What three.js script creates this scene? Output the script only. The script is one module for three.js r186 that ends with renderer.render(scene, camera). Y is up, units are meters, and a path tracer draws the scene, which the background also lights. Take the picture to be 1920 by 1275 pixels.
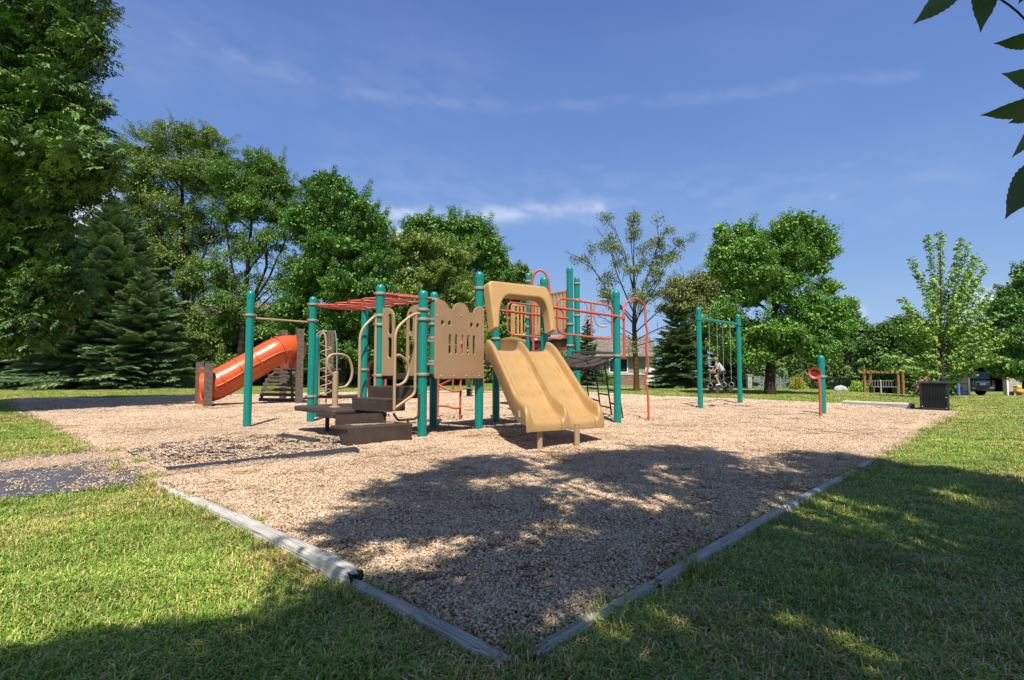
import * as THREE from 'three';
import { mergeGeometries, mergeVertices } from 'three/addons/utils/BufferGeometryUtils.js';
import { RoundedBoxGeometry } from 'three/addons/geometries/RoundedBoxGeometry.js';
import { MarchingCubes } from 'three/addons/objects/MarchingCubes.js';

// ---------------------------------------------------------------- camera, sky, sun, exposure
const EYE = 0.93, FOCAL = 985, PITCH = Math.atan(57.5 / 985);
const scene = new THREE.Scene();
const camera = new THREE.PerspectiveCamera(2 * Math.atan(637.5 / FOCAL) * 180 / Math.PI, 1024 / 680, 0.05, 900);
camera.position.set(0, EYE, 0);
camera.lookAt(0, EYE + Math.sin(PITCH), -Math.cos(PITCH));
const renderer = new THREE.WebGLRenderer({ antialias: true });
renderer.setSize(1024, 680);
renderer.toneMapping = THREE.LinearToneMapping;
renderer.toneMappingExposure = 1.3;
renderer.shadowMap.enabled = true;

const SUN_EL = 60 * Math.PI / 180;
const SUN = new THREE.Vector3(0.07 * Math.cos(SUN_EL), Math.sin(SUN_EL), 0.997 * Math.cos(SUN_EL)).normalize();
const sun = new THREE.DirectionalLight(new THREE.Color(1, 0.95, 0.86), 5);
sun.position.copy(SUN).multiplyScalar(60).add(new THREE.Vector3(0, 0, -12));
sun.target.position.set(0, 0, -12);
sun.castShadow = true; sun.shadow.radius = 1;
sun.shadow.mapSize.set(4096, 4096);
Object.assign(sun.shadow.camera, { left: -45, right: 45, top: 45, bottom: -45, near: 1, far: 160 });
scene.add(sun, sun.target);

// ---------------------------------------------------------------- small maths
function rng(seed) { let a = seed >>> 0; return () => { a = (a + 0x6D2B79F5) | 0; let t = Math.imul(a ^ (a >>> 15), 1 | a); t = (t + Math.imul(t ^ (t >>> 7), 61 | t)) ^ t; return ((t ^ (t >>> 14)) >>> 0) / 4294967296; }; }
const lerp = (a, b, t) => a + (b - a) * t, clamp = (x, a = 0, b = 1) => Math.min(b, Math.max(a, x));
const smooth = (a, b, x) => { const t = clamp((x - a) / (b - a)); return t * t * (3 - 2 * t); };
function hash2(x, y) { let h = Math.imul(x | 0, 374761393) + Math.imul(y | 0, 668265263); h = Math.imul(h ^ (h >>> 13), 1274126177); return ((h ^ (h >>> 16)) >>> 0) / 4294967296; }
function vnoise(x, y, per = 0) {            // value noise, optional period
  const xi = Math.floor(x), yi = Math.floor(y), fx = x - xi, fy = y - yi;
  const w = (v) => per ? ((v % per) + per) % per : v;
  const a = hash2(w(xi), w(yi)), b = hash2(w(xi + 1), w(yi)), c = hash2(w(xi), w(yi + 1)), d = hash2(w(xi + 1), w(yi + 1));
  const ux = fx * fx * (3 - 2 * fx), uy = fy * fy * (3 - 2 * fy);
  return lerp(lerp(a, b, ux), lerp(c, d, ux), uy);
}
function fbm(x, y, oct = 4, per = 0) { let s = 0, a = 0.5, n = 0; for (let i = 0; i < oct; i++) { s += a * vnoise(x, y, per); n += a; x = x * 2 + 17.3 * (per ? 0 : 1); y = y * 2 + 9.1 * (per ? 0 : 1); per *= 2; a *= 0.5; } return s / n; }

// a pixel of the photograph at a depth in front of the camera, and on the level ground
const CT = Math.cos(PITCH), ST = Math.sin(PITCH);
function at(px, py, D) { const dx = (px - 960) / FOCAL, dy = (637.5 - py) / FOCAL, s = D / (CT - dy * ST); return new THREE.Vector3(dx * s, EYE + (dy * CT + ST) * s, -D); }
function gnd(px, py, h = 0) { const dx = (px - 960) / FOCAL, dy = (637.5 - py) / FOCAL, s = (h - EYE) / (dy * CT + ST); return new THREE.Vector3(dx * s, h, -(CT - dy * ST) * s); }
const V = (x, y, z) => new THREE.Vector3(x, y, z);

// ---------------------------------------------------------------- the sky: blue air with thin cirrus
{
  const W = 2048, H = 1024, data = new Float32Array(W * H * 4);
  const lin = (r, g, b) => new THREE.Color().setRGB(r / 255, g / 255, b / 255, THREE.SRGBColorSpace).multiplyScalar(0.88);
  const stops = [[0, lin(166, 191, 223)], [5, lin(149, 181, 219)], [12, lin(126, 161, 213)], [22, lin(105, 139, 199)], [36, lin(87, 117, 181)], [60, lin(72, 104, 163)], [90, lin(66, 97, 156)]];
  const tmp = new THREE.Color(), ang = (x, y) => { const p = at(x, y, 1).sub(V(0, EYE, 0)); return [Math.atan2(p.x, -p.z), Math.atan2(p.y, Math.hypot(p.x, p.z))]; };
  const line = (pts) => pts.map((p) => ang(...p));
  const streaks = [   // [points of the streak, half width, strength]
    [line([[330, 85], [480, 120], [620, 165], [760, 187], [900, 197], [1040, 200], [1200, 190], [1380, 172], [1560, 150], [1720, 140]]), 0.010, 0.045],
    [line([[150, 80], [380, 95], [560, 135], [700, 150], [860, 140]]), 0.07, 0.03],
    [line([[640, 330], [860, 345], [1100, 372], [1320, 372], [1520, 368], [1760, 330]]), 0.06, 0.045],
    [line([[690, 412], [760, 400], [880, 404], [1010, 402], [1120, 392]]), 0.015, 0.30],
    [line([[1240, 432], [1290, 426]]), 0.004, 0.08], [line([[1560, 372], [1640, 345]]), 0.004, 0.06],
    [line([[745, 446], [780, 432]]), 0.014, 0.8], [line([[1560, 600], [1600, 590]]), 0.012, 0.8],
    [line([[1820, 610], [1850, 585], [1900, 566]]), 0.022, 0.85], [line([[150, 385], [190, 360]]), 0.03, 0.8]];
  const distTo = (pts, a, e) => {
    let best = 9; for (let i = 0; i + 1 < pts.length; i++) { const [ax, ay] = pts[i], [bx, by] = pts[i + 1], dx = bx - ax, dy = by - ay, t = clamp(((a - ax) * dx + (e - ay) * dy) / (dx * dx + dy * dy)); best = Math.min(best, Math.hypot(a - ax - dx * t, e - ay - dy * t)); }
    return best;
  };
  for (let j = 0; j < H; j++) {
    const el = ((j + 0.5) / H - 0.5) * Math.PI, deg = el * 180 / Math.PI;
    let k = 0; while (k < stops.length - 2 && deg > stops[k + 1][0]) k++;
    const t = clamp((deg - stops[k][0]) / (stops[k + 1][0] - stops[k][0]));
    for (let i = 0; i < W; i++) {
      const az0 = ((i + 0.5) / W - 0.5) * 2 * Math.PI;     // atan2(z, x)
      const dx = Math.cos(el) * Math.cos(az0), dy = Math.sin(el), dz = Math.cos(el) * Math.sin(az0);
      tmp.copy(stops[k][1]).lerp(stops[k + 1][1], t);
      const c = dx * SUN.x + dy * SUN.y + dz * SUN.z, glow = 0.9 * Math.pow(Math.max(0, c), 40) + 0.10 * Math.pow(Math.max(0, c), 5);
      let r = tmp.r + glow, g = tmp.g + glow * 0.97, b = tmp.b + glow * 0.9;
      if (deg > 0) {
        const az = Math.atan2(dx, -dz);                    // 0 ahead of the camera, to the right positive
        const wob = (fbm(az * 14 + 3, el * 22, 3) - 0.5) * 0.03;
        let cl = 0.025 * smooth(0.45, 0.85, fbm(az * 3 + el * 2 + 20, el * 9 + 4 + az * 0.4, 5)) * smooth(0, 6, deg);
        if (Math.abs(az) < 1.2 && deg < 50) for (const [pts, w, s] of streaks) {
          const d = distTo(pts, az, el + wob * (w > 0.02 ? 1 : 0.35)); if (d > w * 3) continue;
          cl += s * Math.exp(-(d * d) / (w * w)) * (0.35 + 0.95 * smooth(0.3, 0.75, fbm(az * 26 + 7, el * 70 + az * 6, 4)));
        }
        cl = clamp(cl, 0, 0.9); r = lerp(r, 0.80, cl); g = lerp(g, 0.84, cl); b = lerp(b, 0.92, cl);
      } else { const f = smooth(0, -8, deg); r = lerp(r, 0.16, f); g = lerp(g, 0.17, f); b = lerp(b, 0.11, f); }
      const o = (j * W + i) * 4; data[o] = r; data[o + 1] = g; data[o + 2] = b; data[o + 3] = 1;
    }
  }
  const sky = new THREE.DataTexture(data, W, H, THREE.RGBAFormat, THREE.FloatType);
  sky.mapping = THREE.EquirectangularReflectionMapping; sky.magFilter = sky.minFilter = THREE.LinearFilter; sky.needsUpdate = true;
  scene.background = sky; scene.environment = sky;
}

// ---------------------------------------------------------------- textures and materials
function texture(w, h, fn, srgb = true) {
  const d = new Uint8Array(w * h * 4);
  for (let y = 0; y < h; y++) for (let x = 0; x < w; x++) { const c = fn(x / w, y / h, x, y), o = (y * w + x) * 4; d[o] = clamp(c[0], 0, 255); d[o + 1] = clamp(c[1], 0, 255); d[o + 2] = clamp(c[2], 0, 255); d[o + 3] = 255; }
  const t = new THREE.DataTexture(d, w, h); if (srgb) t.colorSpace = THREE.SRGBColorSpace;
  t.wrapS = t.wrapT = THREE.RepeatWrapping; t.magFilter = THREE.LinearFilter; t.minFilter = THREE.LinearMipmapLinearFilter; t.generateMipmaps = true; t.needsUpdate = true; return t;
}
const grey = (v) => [v, v, v];
const scaled = (t, sx, sy = sx) => { const c = t.clone(); c.repeat.set(sx, sy); c.needsUpdate = true; return c; };
// wood grain along u: 1 unit of u = 1 m, 1 unit of v = 0.25 m
const grainV = (u, v) => { const s = fbm(u * 4, v * 16, 3, 4) * 2.2; return 0.55 * vnoise(u * 6 + s * 0.3, v * 64 + s, 0) + 0.45 * fbm(u * 12, v * 128, 2, 4); };
const grainTex = texture(512, 256, (u, v) => { const g = grainV(u, v), crack = Math.pow(vnoise(u * 5, v * 48 + fbm(u * 8, v * 8, 2, 8) * 3), 8); const k = 224 + 52 * (g - 0.5) * 2 - 150 * crack; return grey(k); });
const grainBump = texture(512, 256, (u, v) => { const g = grainV(u, v), crack = Math.pow(vnoise(u * 5, v * 48 + fbm(u * 8, v * 8, 2, 8) * 3), 8); return grey(150 + 90 * (g - 0.5) * 2 - 130 * crack); }, false);
const mottleTex = texture(256, 256, (u, v) => { const n = fbm(u * 8, v * 8, 5, 8); const k = 214 + 80 * (n - 0.5); return [k, k * 0.995, k * 0.985]; });
const faintTex = texture(256, 256, (u, v, x, y) => { const n = fbm(u * 6, v * 6, 5, 6), k = 236 + 22 * (n - 0.5) + 8 * (hash2(x, y) - 0.5); return [k, k * 0.998, k * 0.99]; });
const fineBump = texture(256, 256, (u, v, x, y) => grey(128 + 90 * (hash2(x, y) - 0.5) + 60 * (fbm(u * 32, v * 32, 2, 32) - 0.5)), false);
const barkTex = texture(256, 256, (u, v) => { const n = fbm(u * 24, v * 5, 4, 1) , k = 150 + 190 * (n - 0.5); return [k, k * 0.93, k * 0.82]; });
const asphaltTex = texture(512, 512, (u, v, x, y) => { const k = 118 + 70 * (hash2(x, y) - 0.5) + 50 * (fbm(u * 16, v * 16, 4, 16) - 0.5); return [k, k * 1.0, k * 1.03]; });
const shingleTex = texture(512, 512, (u, v) => { const row = Math.floor(v * 16), o = (row % 2) * 0.5, col = Math.floor(u * 24 + o), e = (v * 16) % 1 < 0.1 ? 0.72 : 1; const k = (150 + 60 * (hash2(col % 24, row) - 0.5)) * e + 20 * (fbm(u * 32, v * 32, 2, 32) - 0.5); return [k, k * 0.93, k * 0.86]; });
const brickTex = texture(512, 512, (u, v) => { const row = Math.floor(v * 16), o = (row % 2) * 0.5, fu = (u * 6 + o) % 1, fv = (v * 16) % 1, col = Math.floor(u * 6 + o) % 6; if (fu < 0.05 || fv < 0.14) return [176, 166, 154]; const h = hash2(col + 40, row); return [150 + 60 * (h - 0.5), 112 + 46 * (h - 0.5), 96 + 40 * (h - 0.5)]; });
const clapTex = texture(64, 256, (u, v) => grey((v * 8) % 1 < 0.12 ? 150 : 224 + 12 * (hash2(Math.floor(v * 8), 1) - 0.5)));
// dense chips for the parts of the wood-chip bed too far off to tell chips apart; tile 2.4 m
const chipTex = (() => {
  const c = document.createElement('canvas'); c.width = c.height = 1024; const g = c.getContext('2d'), r = rng(11);
  g.fillStyle = '#77614b'; g.fillRect(0, 0, 1024, 1024);
  for (let i = 0; i < 26000; i++) {
    const k = r(), b = k < 0.12 ? [104, 78, 56] : k < 0.5 ? [205, 172, 134] : k < 0.85 ? [224, 194, 156] : [186, 140, 98], j = 0.86 + 0.28 * r();
    g.fillStyle = `rgb(${b.map((x) => Math.min(255, x * j | 0)).join(',')})`;
    const x = r() * 1024, y = r() * 1024, a = r() * 6.28, l = 5 + r() * 11, w = 2.5 + r() * 4;
    for (const ox of [-1024, 0, 1024]) for (const oy of [-1024, 0, 1024]) { if (x + ox < -20 || x + ox > 1044 || y + oy < -20 || y + oy > 1044) continue; g.save(); g.translate(x + ox, y + oy); g.rotate(a); g.fillRect(-l / 2, -w / 2, l, w); g.restore(); }
  }
  const t = new THREE.CanvasTexture(c); t.colorSpace = THREE.SRGBColorSpace; t.wrapS = t.wrapT = THREE.RepeatWrapping; return t;
})();
const chipBump = texture(512, 512, (u, v, x, y) => grey(255 * (0.5 * hash2(x >> 2, y >> 1) + 0.5 * hash2((x >> 1) + 900, y >> 2))), false);
const lawnTex = texture(1024, 1024, (u, v, x, y) => {
  const f = hash2(x >> 1, y), s = hash2(x + 700, y >> 2), p = fbm(u * 12, v * 12, 4, 12);
  const dry = smooth(0.42, 0.72, 0.5 * p + 0.32 * s + 0.2 * f), k = 0.68 + 0.45 * f;
  return [lerp(98, 160, dry) * k, lerp(130, 156, dry) * k, lerp(42, 84, dry) * k];
});

// slide beds: fine scratches and rubbed streaks running down the chutes (u across, v along)
const slideTex = texture(512, 512, (u, v) => { const s = fbm(u * 60, v * 3, 3, 1) - 0.5, p = fbm(u * 5, v * 4, 4, 1) - 0.5, sc = Math.pow(vnoise(u * 90, v * 7), 14); const k = 232 + 26 * s + 22 * p - 70 * sc; return [k, k * 0.995, k * 0.97]; });
const postTex = texture(256, 512, (u, v, x, y) => { const p = fbm(u * 6, v * 12, 4, 6) - 0.5, sc = Math.pow(vnoise(u * 30, v * 160), 18), chip = smooth(0.80, 0.86, fbm(u * 24, v * 48, 3, 24)); const k = 230 + 30 * p + 18 * sc; return [lerp(k, 160, chip * 0.6) , k - 20 * chip, k - 14 * chip]; });
const std = (o) => new THREE.MeshStandardMaterial(o);
const C = (r, g, b) => new THREE.Color().setRGB(r, g, b);
const mat = {
  teal: new THREE.MeshPhysicalMaterial({ name: 'teal powder coat', color: C(0.004, 0.30, 0.24), map: postTex, roughness: 0.38, clearcoat: 0.25, clearcoatRoughness: 0.3 }),
  clamp: std({ name: 'cast clamp', color: C(0.58, 0.45, 0.33), roughness: 0.5, map: mottleTex }),
  tanPipe: std({ name: 'tan pipe', color: C(0.52, 0.36, 0.20), roughness: 0.42, map: faintTex }),
  red: std({ name: 'red pipe', color: C(0.66, 0.125, 0.08), roughness: 0.42, map: faintTex }),
  tanPlastic: new THREE.MeshPhysicalMaterial({ name: 'tan moulded plastic', color: C(0.62, 0.375, 0.145), roughness: 0.40, map: faintTex, bumpMap: fineBump, bumpScale: 0.0004 }),
  brownPanel: std({ name: 'brown sheet plastic', color: C(0.46, 0.285, 0.155), roughness: 0.6, map: faintTex, bumpMap: fineBump, bumpScale: 0.0005 }),
  deck: std({ name: 'dark brown vinyl-coated steel', color: C(0.085, 0.056, 0.04), roughness: 0.62, map: mottleTex, bumpMap: fineBump, bumpScale: 0.001 }),
  orange: new THREE.MeshPhysicalMaterial({ name: 'orange moulded plastic', color: C(0.74, 0.115, 0.02), roughness: 0.33, clearcoat: 0.3, clearcoatRoughness: 0.25, map: faintTex }),
  steel: std({ name: 'galvanised steel', color: C(0.52, 0.53, 0.54), roughness: 0.38, metalness: 0.7 }),
  bolt: std({ name: 'bolt head', color: C(0.75, 0.73, 0.7), roughness: 0.3, metalness: 0.8 }),
  rubber: std({ name: 'black rubber', color: C(0.035, 0.036, 0.042), roughness: 0.75, map: mottleTex, bumpMap: fineBump, bumpScale: 0.002 }),
  oldPost: std({ name: 'weathered post', color: C(0.20, 0.15, 0.115), map: grainTex, bumpMap: grainBump, bumpScale: 0.006, roughness: 0.9 }),
  timberA: std({ name: 'silvered timber', color: C(0.76, 0.70, 0.60), map: grainTex, bumpMap: grainBump, bumpScale: 0.006, roughness: 0.95 }),
  timberB: std({ name: 'bleached timber', color: C(0.80, 0.73, 0.62), map: grainTex, bumpMap: grainBump, bumpScale: 0.005, roughness: 0.95 }),
  timberC: std({ name: 'grey timber', color: C(0.72, 0.67, 0.58), map: grainTex, bumpMap: grainBump, bumpScale: 0.006, roughness: 0.95 }),
  timberEnd: std({ name: 'rotten end grain', color: C(0.10, 0.08, 0.06), map: mottleTex, bumpMap: fineBump, bumpScale: 0.01, roughness: 1 }),
  asphalt: std({ name: 'asphalt', color: C(0.42, 0.42, 0.44), map: asphaltTex, bumpMap: asphaltTex, bumpScale: 0.004, roughness: 0.92 }),
  concrete: std({ name: 'concrete', color: C(0.62, 0.57, 0.49), map: mottleTex, bumpMap: fineBump, bumpScale: 0.002, roughness: 0.92 }),
  bark: std({ name: 'bark', color: C(0.20, 0.16, 0.12), map: barkTex, bumpMap: barkTex, bumpScale: 0.02, roughness: 0.95 }),
  barkLight: std({ name: 'pale bark', color: C(0.34, 0.28, 0.20), map: barkTex, bumpMap: barkTex, bumpScale: 0.015, roughness: 0.95 }),
  barkGold: std({ name: 'lichened bark', color: C(0.66, 0.42, 0.12), map: barkTex, bumpMap: barkTex, bumpScale: 0.02, roughness: 0.95 }),
  black: std({ name: 'black steel', color: C(0.02, 0.02, 0.02), roughness: 0.5 }),
  bin: std({ name: 'dark green steel', color: C(0.022, 0.034, 0.03), roughness: 0.5, map: mottleTex }),
};
// leaves: thin, partly see-through; vertex and instance colours carry the tint
const leafMat = new THREE.MeshPhysicalMaterial({ name: 'leaf', color: 0xffffff, vertexColors: true, roughness: 0.62, transmission: 0.25, thickness: 0, side: THREE.DoubleSide });
const needleMat = std({ name: 'needles', color: 0xffffff, vertexColors: true, roughness: 0.65, side: THREE.DoubleSide });
const bladeMat = std({ name: 'grass blades', color: 0xffffff, vertexColors: true, roughness: 0.6, side: THREE.DoubleSide });
const chipMat = std({ name: 'wood chips', color: 0xffffff, vertexColors: true, roughness: 0.9 });

// ---------------------------------------------------------------- scene helpers
const taken = new Map();
function numbered(n) { const k = taken.get(n) || 0; taken.set(n, k + 1); return k ? `${n}_${String(k).padStart(3, '0')}` : n; }
function add(o, parent) { o.castShadow = o.receiveShadow = true; parent.add(o); return o; }
function thing(name, label, category, pos = V(0, 0, 0), group) { const g = new THREE.Group(); g.name = numbered(name); g.position.copy(pos); g.userData = { label, category }; if (group) g.userData.group = group; scene.add(g); return g; }
function soloMesh(name, geo, m, label, category, group) { const o = add(new THREE.Mesh(geo, m), scene); o.name = numbered(name); o.userData = { label, category }; if (group) o.userData.group = group; return o; }
function structure(name, geo, m) { const o = add(new THREE.Mesh(geo, m), scene); o.name = name; o.userData = { kind: 'structure' }; return o; }
// geometry given in world coordinates becomes a part of a thing (or a sub-part of a part)
const wp = (o) => { let x = 0, y = 0, z = 0; while (o && o !== scene) { x += o.position.x; y += o.position.y; z += o.position.z; o = o.parent; } return [x, y, z]; };
function part(name, geo, m, parent, label) { const [x, y, z] = wp(parent); geo.translate(-x, -y, -z); const o = add(new THREE.Mesh(geo, m), parent); o.name = name; if (label) o.userData.label = label; return o; }
function clean(g) { g = g.index ? g.toNonIndexed() : g; for (const k of Object.keys(g.attributes)) if (!['position', 'normal', 'uv'].includes(k)) g.deleteAttribute(k); return g; }
const merge = (list) => mergeGeometries(list.flat(9).map(clean));
function uvBox(g, su = 1, sv = su) {          // box-projected uv in metres
  g = g.index ? g.toNonIndexed() : g; const p = g.attributes.position, n = g.attributes.normal, uv = new Float32Array(p.count * 2);
  for (let i = 0; i < p.count; i++) { const ax = Math.abs(n.getX(i)), ay = Math.abs(n.getY(i)), az = Math.abs(n.getZ(i)); let u, v;
    if (ay >= ax && ay >= az) { u = p.getX(i); v = p.getZ(i); } else if (ax >= az) { u = p.getZ(i); v = p.getY(i); } else { u = p.getX(i); v = p.getY(i); }
    uv[2 * i] = u * su; uv[2 * i + 1] = v * sv; }
  g.setAttribute('uv', new THREE.BufferAttribute(uv, 2)); return g;
}
const box = (w, h, d, r = 0) => uvBox(r ? new RoundedBoxGeometry(w, h, d, 2, Math.min(r, w / 2.01, h / 2.01, d / 2.01)) : new THREE.BoxGeometry(w, h, d));
function orient(g, pos, xDir, yDir = V(0, 1, 0)) { const x = xDir.clone().normalize(), z = x.clone().cross(yDir).normalize(), y = z.clone().cross(x); const m = new THREE.Matrix4().makeBasis(x, y, z); m.setPosition(pos); return g.applyMatrix4(m); }
function bar(a, b, w, h, r = 0.004, up = V(0, 1, 0)) { const d = b.clone().sub(a); return orient(box(d.length(), h, w, r), a.clone().add(b).multiplyScalar(0.5), d, up); }
function rod(a, b, r0, r1 = r0, seg = 10, caps = true) { const d = b.clone().sub(a), g = new THREE.CylinderGeometry(r1, r0, d.length(), seg, 1, !caps); const q = new THREE.Quaternion().setFromUnitVectors(V(0, 1, 0), d.clone().normalize()); g.applyQuaternion(q); const c = a.clone().add(b).multiplyScalar(0.5); return g.translate(c.x, c.y, c.z); }
function fillet(pts, rad, closed = false) {      // straight pipes with bent corners
  const path = new THREE.CurvePath(), n = pts.length; let prev = null, first = null;
  const corner = (i) => { const p = pts[i], a = pts[(i + n - 1) % n], b = pts[(i + 1) % n], da = a.clone().sub(p), db = b.clone().sub(p), r = Math.min(rad, da.length() * 0.49, db.length() * 0.49); return [p.clone().add(da.setLength(r)), p, p.clone().add(db.setLength(r))]; };
  for (let i = 0; i < n; i++) {
    if (!closed && (i === 0 || i === n - 1)) { if (prev) path.add(new THREE.LineCurve3(prev, pts[i])); prev = pts[i]; continue; }
    const [s, p, e] = corner(i); if (prev) path.add(new THREE.LineCurve3(prev, s)); else first = s; path.add(new THREE.QuadraticBezierCurve3(s, p, e)); prev = e;
  }
  if (closed) path.add(new THREE.LineCurve3(prev, first));
  return path;
}
const pipe = (pts, r, rad = 0.12, seg = 48, closed = false) => [new THREE.TubeGeometry(fillet(pts, rad, closed), seg, r, 10, false), ...(closed ? [] : [pts[0], pts[pts.length - 1]].map((p) => new THREE.SphereGeometry(r, 10, 6).translate(p.x, p.y, p.z)))];
const curve = (pts, r, seg = 48, closed = false) => [new THREE.TubeGeometry(new THREE.CatmullRomCurve3(pts, closed, 'centripetal'), seg, r, 9, closed), ...(closed ? [] : [pts[0], pts[pts.length - 1]].map((p) => new THREE.SphereGeometry(r, 10, 6).translate(p.x, p.y, p.z)))];
const plate = (shape, depth, bevel = 0.006, seg = 2) => new THREE.ExtrudeGeometry(shape, { depth, bevelEnabled: bevel > 0, bevelSize: bevel, bevelThickness: bevel, bevelSegments: seg, curveSegments: 14 });
const instance = (name, geo, m, list, parent = scene) => {   // list: [position, quaternion, scale, colour]
  const o = add(new THREE.InstancedMesh(geo, m, list.length), parent), mm = new THREE.Matrix4(); o.name = name; o.userData = { kind: 'stuff' };
  list.forEach(([p, q, s, c], i) => { o.setMatrixAt(i, mm.compose(p, q, typeof s === 'number' ? V(s, s, s) : s)); if (c) o.setColorAt(i, c); });
  return o;
};
const qY = (a) => new THREE.Quaternion().setFromAxisAngle(V(0, 1, 0), a);
const qRand = (r) => new THREE.Quaternion().setFromEuler(new THREE.Euler(r() * 6.28, r() * 6.28, r() * 6.28));

// ================================================================ THE GROUND
const PAD = [[963, 1240], [171, 843], [42, 772], [18, 750], [221, 748.5], [354, 743], [560, 739], [671, 736], [880, 734.5], [1085, 736], [1168, 741], [1247, 746], [1393, 749.5], [1482, 754], [1582, 759], [1710, 767], [1793, 773]].map(([x, y]) => gnd(x, y));
function inside(poly, x, z) { let c = false; for (let i = 0, j = poly.length - 1; i < poly.length; j = i++) { const a = poly[i], b = poly[j]; if ((a.z > z) !== (b.z > z) && x < (b.x - a.x) * (z - a.z) / (b.z - a.z) + a.x) c = !c; } return c; }
function edgeDist(poly, x, z) { let best = 1e9; for (let i = 0, j = poly.length - 1; i < poly.length; j = i++) { const a = poly[j], b = poly[i], dx = b.x - a.x, dz = b.z - a.z, t = clamp(((x - a.x) * dx + (z - a.z) * dz) / (dx * dx + dz * dz)); best = Math.min(best, Math.hypot(x - a.x - dx * t, z - a.z - dz * t)); } return best; }
function lawnH(x, z) {      // the lawn lies level round the bed and falls away beyond it, most on the right
  const D = -z; if (D < 8) return -0.012; const t = x / D, k = lerp(lerp(0, 0.018, smooth(-0.1, 0.25, t)), 0.041, smooth(0.45, 0.85, t)), d0 = lerp(25, 14.5, smooth(0.3, 0.85, t));
  const over = Math.max(0, D - d0); return -0.012 - k * (over < 6 ? over * over / 12 : over - 3) * (D > 70 ? 0.6 : 1);
}
const HOLLOWS = [[gnd(1060, 862), 0.75, 0.07], [gnd(1340, 764), 0.8, 0.06], [gnd(1366, 762), 0.8, 0.06], [gnd(640, 850), 0.6, 0.035], [gnd(1216, 788), 0.5, 0.04], [gnd(395, 768), 0.7, 0.05], [gnd(985, 825), 0.5, 0.04]], MOUNDS = [[gnd(925, 815), 0.5, 0.05], [gnd(760, 850), 0.6, 0.03], [gnd(1190, 820), 0.8, 0.03]];
const mulchH = (x, z) => { const e = smooth(0, 0.8, edgeDist(PAD, x, z)); let h = 0.004 + e * (0.075 * (fbm(x * 0.8 + 40, z * 0.8 + 40, 4) - 0.42) + 0.012 * (fbm(x * 5, z * 5, 2) - 0.5)); for (const [p, r, d] of HOLLOWS) h -= e * d * Math.exp(-((x - p.x) ** 2 + (z - p.z) ** 2) / (r * r * 0.4)); for (const [p, r, d] of MOUNDS) h += e * d * Math.exp(-((x - p.x) ** 2 + (z - p.z) ** 2) / (r * r * 0.4)); return h; };
{
  // one sheet of lawn to the horizon: rings round the viewpoint
  const rings = [0.3]; while (rings[rings.length - 1] < 620) { const r = rings[rings.length - 1]; rings.push(r + Math.max(0.25, r * 0.045)); }
  const N = 240, pos = [], uv = [], col = [], idx = [], dry = C(1.25, 1.04, 1.05), lush = C(0.82, 0.98, 0.75), c = new THREE.Color();
  for (const r of rings) for (let i = 0; i <= N; i++) { const a = i / N * Math.PI * 2, x = Math.sin(a) * r, z = -Math.cos(a) * r; pos.push(x, lawnH(x, z) - (inside(PAD, x, z) ? 0.16 * smooth(0.35, 1.0, edgeDist(PAD, x, z)) : 0), z); uv.push(x / 3, z / 3); const n = fbm(x * 0.35 + 60, z * 0.35 + 60, 4); c.copy(lush).lerp(dry, smooth(0.35, 0.65, n)); col.push(c.r, c.g, c.b); }
  for (let j = 0; j + 1 < rings.length; j++) for (let i = 0; i < N; i++) { const a = j * (N + 1) + i, b = a + N + 1; idx.push(a, a + 1, b, a + 1, b + 1, b); }
  const g = new THREE.BufferGeometry(); g.setAttribute('position', new THREE.Float32BufferAttribute(pos, 3)); g.setAttribute('uv', new THREE.Float32BufferAttribute(uv, 2)); g.setAttribute('color', new THREE.Float32BufferAttribute(col, 3)); g.setIndex(idx); g.computeVertexNormals();
  structure('lawn', g, std({ name: 'lawn', map: lawnTex, vertexColors: true, color: C(0.92, 1.0, 0.66), roughness: 0.95, bumpMap: chipBump, bumpScale: 0.02 }));
}
{
  // the bed of wood chips: a fine net inside the pad's outline
  const shape = new THREE.Shape(PAD.map((p) => new THREE.Vector2(p.x, p.z)));
  const pos = [], uv = [], idx = []; const step = 0.11, xs = PAD.map((p) => p.x), zs = PAD.map((p) => p.z), x0 = Math.min(...xs) - 0.2, x1 = Math.max(...xs) + 0.2, z0 = Math.min(...zs) - 0.2, z1 = Math.max(...zs) + 0.2;
  const nx = Math.ceil((x1 - x0) / step), nz = Math.ceil((z1 - z0) / step), id = new Int32Array((nx + 1) * (nz + 1)).fill(-1);
  for (let j = 0; j <= nz; j++) for (let i = 0; i <= nx; i++) { const x = x0 + i * step, z = z0 + j * step; const isIn = inside(PAD, x, z); if (!isIn && edgeDist(PAD, x, z) > 0.17) continue; id[j * (nx + 1) + i] = pos.length / 3; pos.push(x, isIn ? mulchH(x, z) : -0.04, z); uv.push(x / 2.4, z / 2.4); }
  for (let j = 0; j < nz; j++) for (let i = 0; i < nx; i++) { const a = id[j * (nx + 1) + i], b = id[j * (nx + 1) + i + 1], c = id[(j + 1) * (nx + 1) + i], d = id[(j + 1) * (nx + 1) + i + 1]; if (a < 0 || b < 0 || c < 0 || d < 0) continue; idx.push(a, c, b, b, c, d); }
  const g = new THREE.BufferGeometry(); g.setAttribute('position', new THREE.Float32BufferAttribute(pos, 3)); g.setAttribute('uv', new THREE.Float32BufferAttribute(uv, 2)); g.setIndex(idx); g.computeVertexNormals();
  const m = std({ name: 'wood chip bed', map: chipTex, color: C(0.94, 0.88, 0.81), roughness: 0.95, bumpMap: scaled(chipBump, 1.6), bumpScale: 0.02 });
  structure('wood_chip_ground', g, m);
}
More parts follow.
